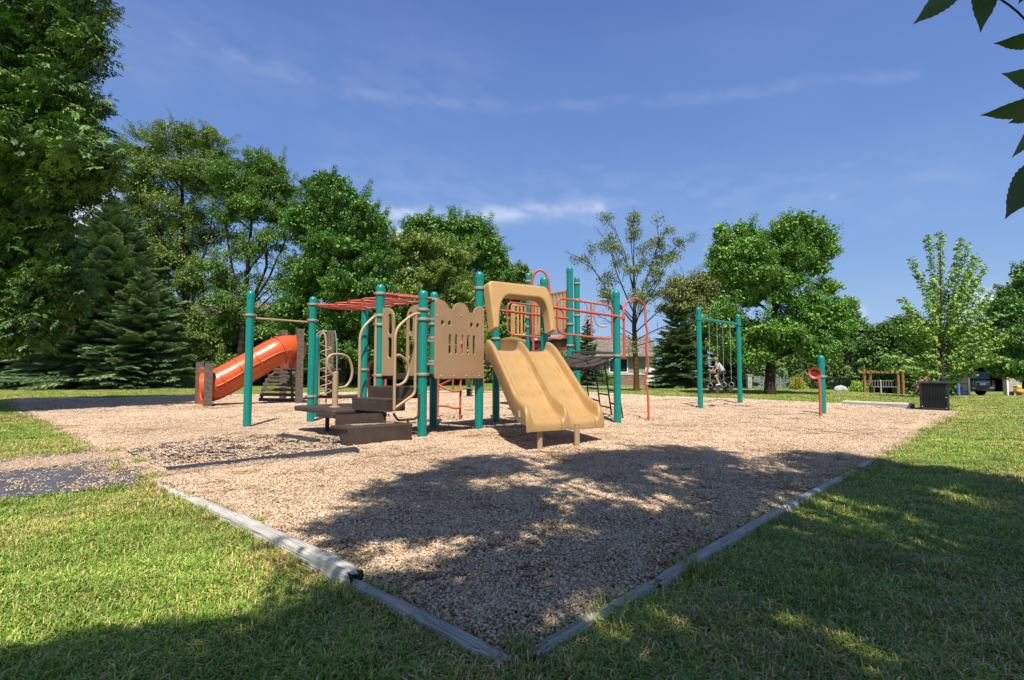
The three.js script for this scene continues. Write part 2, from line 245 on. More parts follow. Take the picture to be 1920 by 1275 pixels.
// asphalt path coming in from the left, concrete walk beyond the bed, driveway on the right
function groundSheet(name, poly, lift, m, h = () => 0) { const s = new THREE.Shape(poly.map((p) => new THREE.Vector2(p.x, -p.z))); const g = new THREE.ShapeGeometry(s); g.rotateX(-Math.PI / 2); const p = g.attributes.position, uv = g.attributes.uv; for (let i = 0; i < p.count; i++) { const x = p.getX(i), z = p.getZ(i); p.setY(i, h(x, z) + lift); uv.setXY(i, x, z); } g.computeVertexNormals(); return structure(name, g, m); }
const PATH = [gnd(-700, 900), gnd(-200, 878), gnd(60, 858), gnd(172, 846), gnd(300, 890), gnd(252, 910), gnd(130, 926), gnd(0, 939), gnd(-300, 965), gnd(-900, 1020)];
groundSheet('asphalt_path', PATH, 0.012, mat.asphalt);
const strip = (pts, w) => { const L = [], R = []; pts.forEach((p, i) => { const d = pts[Math.min(i + 1, pts.length - 1)].clone().sub(pts[Math.max(0, i - 1)]); const n = V(-d.z, 0, d.x).setLength(w / 2); L.push(p.clone().add(n)); R.unshift(p.clone().sub(n)); }); return L.concat(R); };
function ribbon(name, pts, w, m, lift = 0.008) {
  const pos = [], uv = [], idx = []; const c = new THREE.CatmullRomCurve3(pts), N = 40; for (let i = 0; i <= N; i++) { const p = c.getPoint(i / N), t = c.getTangent(i / N), n = V(-t.z, 0, t.x).setLength(w / 2); for (const s of [-1, 1]) { const x = p.x + n.x * s, z = p.z + n.z * s; pos.push(x, lawnH(x, z) + lift, z); uv.push(x, z); } if (i < N) { const a = i * 2; idx.push(a, a + 2, a + 1, a + 1, a + 2, a + 3); } }
  const g = new THREE.BufferGeometry(); g.setAttribute('position', new THREE.Float32BufferAttribute(pos, 3)); g.setAttribute('uv', new THREE.Float32BufferAttribute(uv, 2)); g.setIndex(idx); g.computeVertexNormals(); if (g.attributes.normal.getY(0) < 0) { const a = g.index.array; for (let i = 0; i < a.length; i += 3) { const t = a[i]; a[i] = a[i + 1]; a[i + 1] = t; } g.computeVertexNormals(); }
  return structure(name, g, m);
}
ribbon('concrete_walk', [V(2, 0, -42), V(7.5, 0, -30), V(10.5, 0, -25.5), V(14, 0, -23.5), V(20, 0, -22.5)], 1.3, mat.concrete);
ribbon('asphalt_path_far', [V(12, 0, -13.3), V(16, 0, -13.9), V(22, 0, -14.2), V(34, 0, -15)], 1.0, mat.asphalt);
const onLawn = (px, D) => { const x = (px - 960) / FOCAL * D * 1.0; return V(x, lawnH(x, -D), -D); };

// ================================================================ THE MAIN PLAY STRUCTURE
const PR = 0.0635;                                   // post radius (5 inch pipe)
const foot = (px, D) => { const p = at(px, 720, D); p.y = 0; return p; };
const P = { A: gnd(463, 802), B: gnd(582, 794.5), C: foot(711, 7.7), D: foot(682, 9.8), E: gnd(791, 824), F: gnd(812, 803), G: gnd(898, 812), H: foot(930, 9.3), I: foot(1021, 8.6), J: foot(991.5, 11.4), K: foot(1069.5, 10.4), L: foot(1083, 12.0), M: gnd(1158, 794.5) };
P.N = P.J.clone().add(P.L).sub(P.K);                  // the fourth post of the top deck, behind the others
const U = P.G.clone().sub(P.E).setY(0).normalize(), OUT = V(-U.z, 0, U.x), VV = OUT.clone().negate();   // along the front, out towards the camera's right, and back
if (OUT.z < 0) { OUT.negate(); VV.negate(); }
const hAt = (py, p) => at(960, py, -p.z).y;          // height of a pixel row at a post's depth
const play = thing('play_structure', 'large playground structure of teal posts with tan double slide and brown stairs', 'play structure', V(P.F.x, 0, P.F.z));

function post(parent, p, top, clampsAt = [], r = PR, m = mat.teal, bolts = true) {
  const prof = [[r, -0.3], [r, top - r * 1.9]].map(([a, b]) => new THREE.Vector2(a, b));
  const g = new THREE.LatheGeometry(prof, 20); const o = part('post', g.translate(p.x, 0, p.z), m, parent);
  o.geometry.translate(0, 0, 0);
  const capProf = [[r * 1.03, top - r * 1.95], [r * 1.06, top - r * 1.85], [r * 1.06, top - r * 1.0], [r * 1.0, top - r * 0.62], [r * 0.82, top - r * 0.3], [r * 0.5, top - r * 0.08], [0.0005, top]].map(([a, b]) => new THREE.Vector2(a, b));
  part('post_cap', new THREE.LatheGeometry(capProf, 20).translate(p.x, 0, p.z), m, o);
  for (const c of clampsAt) {
    const [h, dir = U] = Array.isArray(c) ? c : [c];
    const ring = new THREE.LatheGeometry([[r * 1.0, h - 0.02], [r * 1.22, h - 0.02], [r * 1.25, h - 0.012], [r * 1.25, h + 0.012], [r * 1.22, h + 0.02], [r * 1.0, h + 0.02]].map(([a, b]) => new THREE.Vector2(a, b)), 20).translate(p.x, 0, p.z);
    const ears = [-1, 1].map((s) => orient(box(0.034, 0.034, 0.03, 0.006), V(p.x, h, p.z).addScaledVector(dir, s * (r * 1.25 + 0.012)), dir));
    part('clamp', merge([ring, ears]), mat.clamp, o);
  }
  return o;
}
const paintWhite = std({ color: C(0.7, 0.66, 0.58), roughness: 0.5 });
const DECK1 = 0.84, DECK2 = 1.20, DECK3 = 1.58;
post(play, P.A, hAt(545, P.A), [[hAt(591, P.A)]]);
post(play, P.B, hAt(556, P.B), [[hAt(571, P.B)], [hAt(601, P.B)], [hAt(743, P.B)]]);
post(play, P.C, hAt(533, P.C), [[hAt(551, P.C)], [hAt(592, P.C)], [hAt(609, P.C)], [DECK1 + 0.02]]);
post(play, P.D, hAt(573, P.D), [[hAt(579, P.D)], [hAt(693, P.D)]]);
post(play, P.E, hAt(544, P.E), [[hAt(581, P.E)], [hAt(599, P.E)], [hAt(702, P.E)]]);
post(play, P.F, hAt(547, P.F), [[hAt(562, P.F)], [hAt(608, P.F)], [hAt(634, P.F)], [hAt(678, P.F)]]);
post(play, P.G, hAt(509, P.G), [[hAt(541, P.G)], [hAt(599, P.G)], [hAt(620, P.G)], [hAt(652, P.G)], [hAt(678, P.G)], [hAt(703, P.G)]]);
post(play, P.H, hAt(530, P.H), [[hAt(580, P.H)], [hAt(588, P.H)], [hAt(635, P.H)]]);
post(play, P.I, hAt(519, P.I), [[hAt(549, P.I)], [hAt(622, P.I)]]);
post(play, P.J, hAt(512, P.J), [[hAt(528, P.J)], [hAt(596, P.J)], [hAt(613, P.J)]]);
post(play, P.K, hAt(500, P.K), [[hAt(608, P.K)], [hAt(648, P.K)]]);
post(play, P.L, hAt(519, P.L), [[hAt(532, P.L)], [hAt(562, P.L)], [hAt(592, P.L)]]);
post(play, P.M, hAt(544, P.M), [[hAt(667, P.M)]]);
post(play, P.N, hAt(519, P.L), [DECK3 + 0.05]);

// decks: coated steel plates with turned-down edges and rows of holes in the edges
function deckPlate(corners, h, name = 'deck', drop = 0.13) {
  const c = corners.reduce((s, p) => s.add(p), V(0, 0, 0)).multiplyScalar(1 / corners.length), pts = corners.map((p) => p.clone().lerp(c, 0.07));
  const s = new THREE.Shape(pts.map((p) => new THREE.Vector2(p.x, -p.z))), g = plate(s, 0.02, 0.008); g.rotateX(-Math.PI / 2).translate(0, h - 0.03, 0);
  const sides = pts.map((p, i) => { const q = pts[(i + 1) % pts.length]; return bar(p.clone().setY(h - drop / 2 - 0.035), q.clone().setY(h - drop / 2 - 0.035), 0.02, drop, 0.004); });
  return part(name, uvBox(merge([g, sides])), mat.deck, play);
}
deckPlate([P.E, P.G, P.F, P.C], DECK1 + 0.05, 'deck', 0.05);
deckPlate([P.G, P.I, P.H, P.F], DECK2);
deckPlate([P.K, P.L, P.N, P.J], DECK3);

// brown front panel with three humps, eye holes and five slots (front E-G)
const along = (o, u, out, y) => o.clone().addScaledVector(U, u).addScaledVector(OUT, out).setY(y);
const EG = P.G.clone().sub(P.E).setY(0).length();
{
  const w = EG * 0.865, h = 1.06, s = new THREE.Shape();
  s.moveTo(0.03, 0); s.lineTo(w - 0.03, 0); s.quadraticCurveTo(w, 0, w, 0.03); s.lineTo(w, h - 0.04); s.quadraticCurveTo(w, h, w - 0.05, h);
  s.bezierCurveTo(w - 0.15, h, w - 0.19, h - 0.05, w - 0.20, h - 0.11); s.lineTo(w - 0.29, h - 0.11);
  s.bezierCurveTo(w - 0.31, h - 0.02, w - 0.37, h + 0.02, w * 0.5, h + 0.02); s.bezierCurveTo(0.40, h + 0.02, 0.33, h, 0.31, h - 0.09); s.lineTo(0.235, h - 0.09);
  s.bezierCurveTo(0.21, h - 0.02, 0.17, h + 0.03, 0.04, h + 0.03); s.quadraticCurveTo(0, h + 0.03, 0, h - 0.02); s.lineTo(0, 0.03); s.quadraticCurveTo(0, 0, 0.03, 0);
  const hole = (x, y, rx, ry) => { const p = new THREE.Path(); p.absellipse(x, y, rx, ry, 0, Math.PI * 2, true); s.holes.push(p); };
  for (const x of [0.13, 0.26, 0.70, 0.83]) hole(x * w / 0.96, 0.775, 0.032, 0.042);
  for (let i = 0; i < 5; i++) { const x = w * (0.285 + i * 0.125), r = 0.028, p = new THREE.Path(); p.absarc(x, 0.60, r, 0, Math.PI, false); p.absarc(x, 0.37, r, Math.PI, Math.PI * 2, false); s.holes.push(p); }
  const g = uvBox(plate(s, 0.016, 0.005)); const o = along(P.E, EG * 0.125, PR + 0.03, DECK1 - 0.02); orient(g, o, U);
  const pn = part('play_panel', g, mat.brownPanel, play, 'brown play panel with three humps, eye holes and five slots');
  for (const [x, y] of [[0.1, 0.035], [0.37, 0.035], [0.62, 0.035], [0.9, 0.035], [0.5, 0.9], [0.03, 0.87]]) part('bolt', new THREE.SphereGeometry(0.009, 8, 6).translate(...along(P.E, EG * 0.125 + x * w, PR + 0.055, DECK1 - 0.02 + y).toArray()), mat.bolt, pn);
  const br = []; for (const y of [0.18, 0.5, 0.8]) { br.push(bar(along(P.G, -0.02, PR * 0.5, DECK1 + y), along(P.G, -0.02, PR + 0.04, DECK1 + y), 0.04, 0.03)); br.push(bar(along(P.E, 0.02, 0, DECK1 + y), along(P.E, 0.16, PR + 0.03, DECK1 + y), 0.03, 0.03)); }
  part('panel_bracket', merge(br), mat.clamp, play);
}
// narrow slotted panels on both sides of the stair opening (C-E)
{
  const dir = P.E.clone().sub(P.C).setY(0).normalize(), outL = V(-dir.z, 0, dir.x);
  for (const [from, sgn] of [[P.C, 1], [P.E, -1]]) {
    const s = new THREE.Shape(), w = 0.25, h = 0.98; s.moveTo(0, 0); s.lineTo(w, 0); s.lineTo(w, h - 0.2); s.quadraticCurveTo(w, h, w - 0.2, h); s.lineTo(0, h);
    for (const y of [0.42, 0.76]) { const p = new THREE.Path(); p.absarc(w * 0.66, y + 0.09, 0.045, 0, Math.PI, false); p.absarc(w * 0.66, y - 0.13, 0.045, Math.PI, 2 * Math.PI, false); s.holes.push(p); }
    const q = new THREE.Path(); q.absarc(w * 0.62, 0.51, 0.022, 0, 6.28, true); 
    const g = uvBox(plate(s, 0.016, 0.005)); const d = dir.clone().multiplyScalar(sgn);
    orient(g, from.clone().addScaledVector(d, PR + 0.01).setY(DECK1 + 0.02), d); part('side_panel', g, mat.brownPanel, play);
  }
}
// stairs: a perforated first step, a landing plate, two more steps up to the deck
function holeRows(a, b, y0, y1, n, rows) { const list = []; for (let j = 0; j < rows; j++) for (let i = 0; i < n; i++) { const t = (i + (j % 2) * 0.5 + 0.4) / (n + 0.3); list.push([t, lerp(y0, y1, (j + 0.5) / rows)]); } return list; }
function perforated(a, b, y0, y1, th, patches, name) {   // an upright plate with real holes between two points
  const d = b.clone().sub(a).setY(0), L = d.length(), s = new THREE.Shape(); s.moveTo(0, 0); s.lineTo(L, 0); s.lineTo(L, y1 - y0); s.lineTo(0, y1 - y0); s.closePath();
  for (const [x0, x1, n, rows, fy0, fy1] of patches) for (let j = 0; j < rows; j++) for (let i = 0; i < n; i++) { const x = lerp(x0, x1, (i + (j % 2) * 0.5 + 0.25) / n) * L, y = lerp(fy0, fy1, (j + 0.5) / rows) * (y1 - y0), p = new THREE.Path(); p.absarc(x, y, 0.0085, 0, 6.283, true); s.holes.push(p); }
  const g = uvBox(new THREE.ExtrudeGeometry(s, { depth: th, bevelEnabled: false, curveSegments: 5 })); return orient(g, a.clone().setY(y0), d);
}
const S1 = 0.25, S2 = 0.405, S3 = 0.56, S4 = 0.715;
{
  const a = gnd(651, 801, S1), b = gnd(771, 794, S1), bk = VV.clone().multiplyScalar(0.34), a2 = a.clone().add(bk).addScaledVector(U, -0.03), b2 = b.clone().add(bk);
  const s = new THREE.Shape([a, b, b2, a2].map((p) => new THREE.Vector2(p.x, -p.z))), top = plate(s, 0.02, 0.012); top.rotateX(-Math.PI / 2).translate(0, S1 - 0.032, 0);
  const front = perforated(a.clone().addScaledVector(OUT, 0.008), b.clone().addScaledVector(OUT, 0.008), -0.06, S1 - 0.012, 0.012, [[0.06, 0.4, 16, 5, 0.56, 0.86], [0.53, 0.83, 14, 4, 0.6, 0.86]]);
  const sideShape = new THREE.Shape(); sideShape.moveTo(0, -0.06); sideShape.lineTo(0.11, -0.06); sideShape.quadraticCurveTo(0.14, 0.12, 0.34, S1 - 0.04); sideShape.lineTo(0.34, S1 - 0.01); sideShape.lineTo(0, S1 - 0.01); sideShape.closePath();
  const sides = [a, b.clone().addScaledVector(U, -0.012)].map((p) => orient(plate(sideShape, 0.012, 0), p.clone().setY(0), VV));
  const o = part('stair_step', uvBox(merge([uvBox(top), front, sides])), mat.deck, play);
  const bolts = []; for (const t of [0.09, 0.37, 0.63, 0.88]) { const p = a.clone().lerp(b, t).addScaledVector(OUT, 0.022).setY(0.03); bolts.push(new THREE.SphereGeometry(0.009, 8, 6).translate(p.x, p.y, p.z)); }
  bolts.forEach((g) => part('bolt', g, mat.bolt, o));
  // riser below the landing
  const r0 = a2.clone().addScaledVector(U, 0.05).addScaledVector(VV, 0.01), r1 = b2.clone().addScaledVector(U, -0.16).addScaledVector(VV, 0.01);
  const riser = part('stair_riser', perforated(r0, r1, S1 - 0.02, S2 - 0.03, 0.014, [[0.05, 0.14, 4, 4, 0.4, 0.9], [0.29, 0.67, 17, 6, 0.25, 0.92], [0.80, 0.97, 8, 6, 0.25, 0.92]]), mat.deck, play);
  for (const q of [r0, r1]) part('stair_brace', bar(q.clone().setY(S2 - 0.05), q.clone().addScaledVector(VV, 0.5).setY(S2 - 0.05), 0.03, 0.05), mat.deck, play);
}
{
  // landing: a long plate with rounded edges and ends
  const f = gnd(626, 769, S2), r = gnd(741, 763, S2), l = gnd(557, 760, S2), e1 = r.clone().sub(f).setY(0), e2 = l.clone().sub(f).setY(0), wU = e1.length() * 0.98, wV = e2.length();
  const s = new THREE.Shape(), R = 0.16; s.moveTo(0.02, 0); s.lineTo(wU - 0.02, 0); s.lineTo(wU, 0.02); s.lineTo(wU, wV - R); s.quadraticCurveTo(wU, wV, wU - R, wV); s.lineTo(R, wV); s.quadraticCurveTo(0, wV, 0, wV - R); s.lineTo(0, 0.02); s.closePath();
  const g = plate(s, 0.02, 0.024, 4); // x along U, y along back
  const m = new THREE.Matrix4().makeBasis(U, VV, V(0, 1, 0)); m.setPosition(f.x, S2 - 0.045, f.z); g.applyMatrix4(m); if (m.determinant() < 0) { const ix = g.attributes.position.array; for (let i = 0; i < ix.length; i += 9) for (let k = 0; k < 3; k++) { const t = ix[i + k]; ix[i + k] = ix[i + 3 + k]; ix[i + 3 + k] = t; } g.computeVertexNormals(); }
  part('landing', uvBox(g), mat.deck, play);
  const legs = [[0.3, 0.8], [0.75, 1.0]].map(([a, b]) => { const p = f.clone().addScaledVector(U, a).addScaledVector(VV, b); return rod(V(p.x, -0.2, p.z), V(p.x, S2 - 0.04, p.z), 0.03); }); legs.forEach((q) => part('landing_leg', q, mat.deck, play));
  // looped hand-hold standing on the landing
  const hp = gnd(628, 763, S2), loopAt = (px, py) => { const q = at(px, py, -hp.z); return hp.clone().addScaledVector(U, (q.x - hp.x) / U.x * 0.8).setY(q.y); };
  const pst = part('handle_post', merge([rod(hp.clone(), hp.clone().setY(hAt(698, hp)), 0.042, 0.042, 18), new THREE.SphereGeometry(0.042, 16, 8).scale(1, 0.3, 1).translate(hp.x, hAt(698, hp), hp.z), new THREE.CylinderGeometry(0.075, 0.08, 0.014, 18).translate(hp.x, S2 + 0.004, hp.z)]), mat.tanPipe, play);
  part('hand_loop', merge(curve([[626, 705], [620, 697], [615, 684], [616, 672], [623, 665.5], [642, 665], [652, 671], [658, 686], [659, 700], [655, 715], [647, 725], [640, 727], [630, 727]].map((q) => loopAt(...q)), 0.02, 60)), mat.tanPipe, pst);
}
{
  // two upper steps, rising along the front towards the deck
  const dirV = P.E.clone().sub(P.C).setY(0).normalize();   // towards the camera's right
  for (const [h, back, px0, px1, w] of [[S3, 0.50, 672, 741, 0], [S4, 0.24, 708, 757, 0]]) {
    const base = P.C.clone().addScaledVector(U, -back).addScaledVector(dirV, 0.12), L = P.C.distanceTo(P.E) * 0.80, e = base.clone().addScaledVector(dirV, L);
    const tread = new THREE.Shape([base, e, e.clone().addScaledVector(U, 0.27), base.clone().addScaledVector(U, 0.27)].map((p) => new THREE.Vector2(p.x, -p.z))), g = plate(tread, 0.02, 0.01); g.rotateX(-Math.PI / 2).translate(0, h - 0.03, 0);
    const rs = perforated(base.clone(), e.clone(), h - 0.165, h - 0.012, 0.012, [[0.08, 0.92, 22, 5, 0.15, 0.85]]);
    const sd = [base, e].map((p) => bar(p.clone().setY(h - 0.085), p.clone().addScaledVector(U, 0.27).setY(h - 0.085), 0.012, 0.15));
    const o = part('stair_step', uvBox(merge([uvBox(g), rs, sd])), mat.deck, play);
    for (const t of [0.1, 0.38, 0.66, 0.93]) { const p = base.clone().lerp(e, t).addScaledVector(U, -0.006).setY(h - 0.04); part('bolt', new THREE.SphereGeometry(0.008, 8, 6).translate(p.x, p.y, p.z), mat.bolt, o); }
  }
  // tan hand rails of the stairs
  const cu = P.C.clone().addScaledVector(U, -0.32), eu = P.E.clone().addScaledVector(U, -0.44);
  const railL = [P.C.clone().setY(hAt(590, P.C)), P.C.clone().addScaledVector(U, -0.10).setY(hAt(594, P.C)), cu.clone().setY(hAt(622, P.C)), cu.clone().setY(S3 - 0.03)];
  part('stair_rail', merge(pipe(railL, 0.021, 0.14)), mat.tanPipe, play);
  part('stair_rail', merge(pipe([P.C.clone().addScaledVector(U, -0.07).setY(hAt(592, P.C)), P.C.clone().addScaledVector(U, -0.07).setY(S4 - 0.02)], 0.019)), mat.tanPipe, play);
  const e2 = eu.clone(), yTop = hAt(587, P.E);
  part('stair_rail', merge([pipe([P.E.clone().setY(yTop), P.E.clone().addScaledVector(U, -0.17).setY(yTop - 0.03), e2.clone().setY(yTop - 0.24), e2.clone().setY(S2 + 0.02)], 0.021, 0.14), pipe([P.E.clone().addScaledVector(U, -0.12).setY(yTop - 0.02), P.E.clone().addScaledVector(U, -0.12).setY(S3 + 0.06), e2.clone().setY(S2 + 0.03)], 0.019, 0.06)]), mat.tanPipe, play);
  const l0 = e2.clone(), lp = (u, y) => l0.clone().addScaledVector(U, u).setY(y), yl = hAt(667, e2), yb = hAt(722, e2);
  part('hand_loop', merge(curve([lp(0, yl), lp(0.08, yl + 0.005), lp(0.18, yl - 0.07), lp(0.22, (yl + yb) / 2 + 0.02), lp(0.17, yb + 0.06), lp(0.08, yb), lp(0, yb)], 0.019)), mat.tanPipe, play);
  const b0 = e2.clone().addScaledVector(OUT, 0.02);
  part('stair_brace', merge([pipe([b0.clone().addScaledVector(U, -0.02).setY(S2 - 0.03), b0.clone().addScaledVector(U, 0.04).setY(S2 - 0.12), b0.clone().addScaledVector(U, 0.37).setY(S2 - 0.12), b0.clone().addScaledVector(U, 0.38).setY(S3 + 0.05)], 0.016, 0.1), rod(b0.clone().addScaledVector(U, 0.2).setY(-0.1), b0.clone().addScaledVector(U, 0.2).setY(S2 - 0.12), 0.014)]), mat.deck, play);
}
// chinning bar A-B
part('chinning_bar', merge(pipe([P.A.clone().setY(hAt(596, P.A)), P.B.clone().setY(hAt(604.5, P.B))], 0.017)), mat.tanPipe, play);
// overhead rings between C-F and B-D
{
  const hr = 2.0, c = P.C.clone().setY(hAt(551, P.C)), f = P.F.clone().setY(hAt(561, P.F)), b = P.B.clone().setY(hAt(571, P.B)), d = P.D.clone().setY(hAt(580, P.D));
  part('overhead_beam', merge(pipe([c, f], 0.03)), mat.red, play); part('overhead_beam', merge(pipe([b, d], 0.03)), mat.red, play);
  const m0 = c.clone().lerp(f, 0.5), m1 = b.clone().lerp(d, 0.5); const n = 5;
  for (let i = 0; i < n; i++) { const p = m0.clone().lerp(m1, (i + 0.5) / n), rx = 0.40, rz = m0.distanceTo(m1) / n * 0.72; const pts = []; for (let k = 0; k < 24; k++) { const a = k / 24 * Math.PI * 2; pts.push(p.clone().addScaledVector(U, Math.cos(a) * rx).addScaledVector(VV, Math.sin(a) * rz).add(V(0, -0.02, 0))); } part('overhead_ring', merge(curve(pts, 0.0165, 64, true)), mat.red, play); }
}
// hood over the slide and the double slide itself
const GI = P.I.clone().sub(P.G).setY(0), UG = GI.clone().normalize(), GL = GI.length(), OG = V(-UG.z, 0, UG.x); if (OG.z < 0) OG.negate();
{
  const s = new THREE.Shape(), w = GL - 0.10, t = 2.20, b = 1.56;
  s.moveTo(0.035, b); s.lineTo(0.02, t - 0.06); s.quadraticCurveTo(0.02, t - 0.01, 0.07, t - 0.01); s.lineTo(w - 0.12, t - 0.01); s.quadraticCurveTo(w - 0.06, t - 0.01, w - 0.045, t - 0.07); s.bezierCurveTo(w - 0.01, t - 0.2, w + 0.03, t - 0.35, w - 0.01, b); s.lineTo(w - 0.045, b); s.bezierCurveTo(w - 0.02, b + 0.25, w - 0.04, b + 0.47, w - 0.22, t - 0.135); s.lineTo(0.36, t - 0.135); s.bezierCurveTo(0.20, t - 0.14, 0.13, t - 0.30, 0.095, b + 0.2); s.lineTo(0.06, b); s.closePath();
  const g = plate(s, 0.13, 0.036, 6); const tilt = 0.2, yd = V(0, Math.cos(tilt), 0).addScaledVector(OG, -Math.sin(tilt)), o = P.G.clone().addScaledVector(UG, 0.06).addScaledVector(OG, 0.17).setY(1.56); g.translate(0, -1.56, 0); g.scale(1, 1.06, 1); orient(g, o, UG, yd);
  part('slide_hood', uvBox(g), mat.tanPlastic, play);
  const br = []; for (const [p, y] of [[P.G, 2.08], [P.G, 1.60], [P.I, 2.06], [P.I, 1.60]]) br.push(bar(p.clone().setY(y), p.clone().addScaledVector(UG, p === P.G ? 0.13 : -0.1).addScaledVector(OG, 0.03).setY(y), 0.05, 0.03)); part('hood_bracket', merge(br), mat.clamp, play);
}
{
  const yBed0 = 1.235, TL = at(915, 650, 7.74), TR = at(1026, 650, 8.36); TL.y = TR.y = 0;
  const BL = gnd(992, 812, 0.22), BR = gnd(1129, 804, 0.20); BL.y = 0.285; BR.y = 0.265; const W = TL.distanceTo(TR);
  const run = [];   // [fraction of the way in plan, bed height] along the slide
  const key = [[0, 1.0], [0.05, 0.995], [0.12, 0.955], [0.22, 0.86], [0.45, 0.585], [0.62, 0.375], [0.70, 0.275], [0.77, 0.19], [0.83, 0.13], [0.89, 0.095], [0.95, 0.078], [0.98, 0.06], [0.995, 0.025], [1, -0.03]];
  const kc = new THREE.SplineCurve(key.map(([a, b]) => new THREE.Vector2(a, b)));
  const NS = 64; for (let i = 0; i <= NS; i++) { const p = kc.getPoint(i / NS); run.push([p.x, p.y]); }
  // cross-section of the top skin, then back along the underside; [0..1 across, height]
  const prof = [[-0.03, -0.10], [-0.034, 0.02], [-0.034, 0.10], [-0.022, 0.135], [0.002, 0.145], [0.024, 0.13], [0.038, 0.085], [0.05, 0.035], [0.068, 0.01], [0.10, 0], [0.2, -0.006], [0.3, -0.008], [0.4, -0.004], [0.44, 0.008], [0.462, 0.035], [0.478, 0.10], [0.49, 0.13], [0.503, 0.137], [0.516, 0.13], [0.528, 0.10], [0.542, 0.035], [0.565, 0.008], [0.61, -0.004], [0.7, -0.008], [0.8, -0.006], [0.9, 0], [0.932, 0.01], [0.95, 0.035], [0.962, 0.085], [0.976, 0.13], [0.998, 0.145], [1.022, 0.135], [1.034, 0.10], [1.034, 0.02], [1.03, -0.10], [1.0, -0.10], [0.98, -0.03], [0.75, -0.035], [0.55, -0.03], [0.5, -0.01], [0.45, -0.03], [0.25, -0.035], [0.02, -0.03], [0, -0.10]];
  const NP = prof.length, pos = [], idx = [], suv = [];
  run.forEach(([t, hh], i) => {
    const rail = lerp(1, 1.25, smooth(0.70, 0.86, t)) * (t > 0.90 ? 0.1 + 0.9 * Math.sqrt(Math.max(0, 1 - Math.pow((t - 0.90) / 0.1, 2.4))) : 1) * lerp(1.05, 1, smooth(0, 0.1, t));
    for (const [w, dy] of prof) {
      const a = TL.clone().lerp(TR, w), b = BL.clone().lerp(BR, w), yb = lerp(BL.y, BR.y, w), p = a.lerp(b, t);
      const skirt = dy <= -0.09 ? lerp(-0.15, -0.05, smooth(0.6, 1, t)) * (1 - 0.4 * smooth(0.95, 1, t)) : dy < -0.02 ? dy * (1 - smooth(0.97, 1, t) * 0.2) : dy * (dy > 0.012 ? rail : 1);
      pos.push(p.x, yb + (yBed0 - yb) * hh + skirt, p.z); suv.push(w, t * 1.6);
    }
    if (i) for (let k = 0; k < NP; k++) { const a = (i - 1) * NP + k, b = (i - 1) * NP + (k + 1) % NP, c = i * NP + k, d = i * NP + (k + 1) % NP; idx.push(a, c, b, b, c, d); }
  });
  for (const ring of [0, NS]) { const pts = prof.map(([w, dy]) => new THREE.Vector2(w, dy)); for (const [a, b, c] of THREE.ShapeUtils.triangulateShape(pts, [])) idx.push(ring * NP + a, ring * NP + b, ring * NP + c); }
  let g = new THREE.BufferGeometry(); g.setAttribute('position', new THREE.Float32BufferAttribute(pos, 3)); g.setAttribute('uv', new THREE.Float32BufferAttribute(suv, 2)); g.setIndex(idx); g.computeVertexNormals();
  const sl = part('double_slide', g, Object.assign(mat.tanPlastic.clone(), { side: THREE.DoubleSide, map: slideTex }), play, 'tan double slide with a ridge between its two chutes');
  { const k = run.findIndex((q) => q[0] > 0.86), p = TL.clone().lerp(TR, -0.036).lerp(BL.clone().lerp(BR, -0.036), 0.86), yb = BL.y + (yBed0 - BL.y) * run[k][1]; p.y = yb + 0.03; part('sticker', orient(box(0.055, 0.075, 0.004), p, BL.clone().sub(TL).setY(0)), paintWhite, sl); }
  // scuffs scratched into the beds
  const r = rng(4); for (let i = 0; i < 7; i++) { const w = 0.15 + r() * 0.2 + (i % 3 === 0 ? 0.5 : 0), t = 0.25 + r() * 0.42; const k = run.findIndex((q) => q[0] > t), q = (tt, ww) => { const kk = run[Math.min(NS, Math.max(1, run.findIndex((z) => z[0] > tt)))]; const p = TL.clone().lerp(TR, ww).lerp(BL.clone().lerp(BR, ww), kk[0]); const yb = lerp(BL.y, BR.y, ww); return p.setY(yb + (yBed0 - yb) * kk[1] - 0.0065); }; part('scuff', merge([rod(q(t, w), q(t + 0.035, w + 0.012 * (r() - 0.3)), 0.0024, 0.001, 5)]), mat.deck, sl); }
  for (const [px, py] of [[1017, 845], [1087, 843]]) { const f = gnd(px, py, 0); const f2 = f.clone().addScaledVector(VV, 0.04); part('slide_leg', merge([rod(V(f2.x, -0.15, f2.z), V(f2.x, 0.30, f2.z), 0.033, 0.033, 14)]), mat.tanPipe, play); }
}
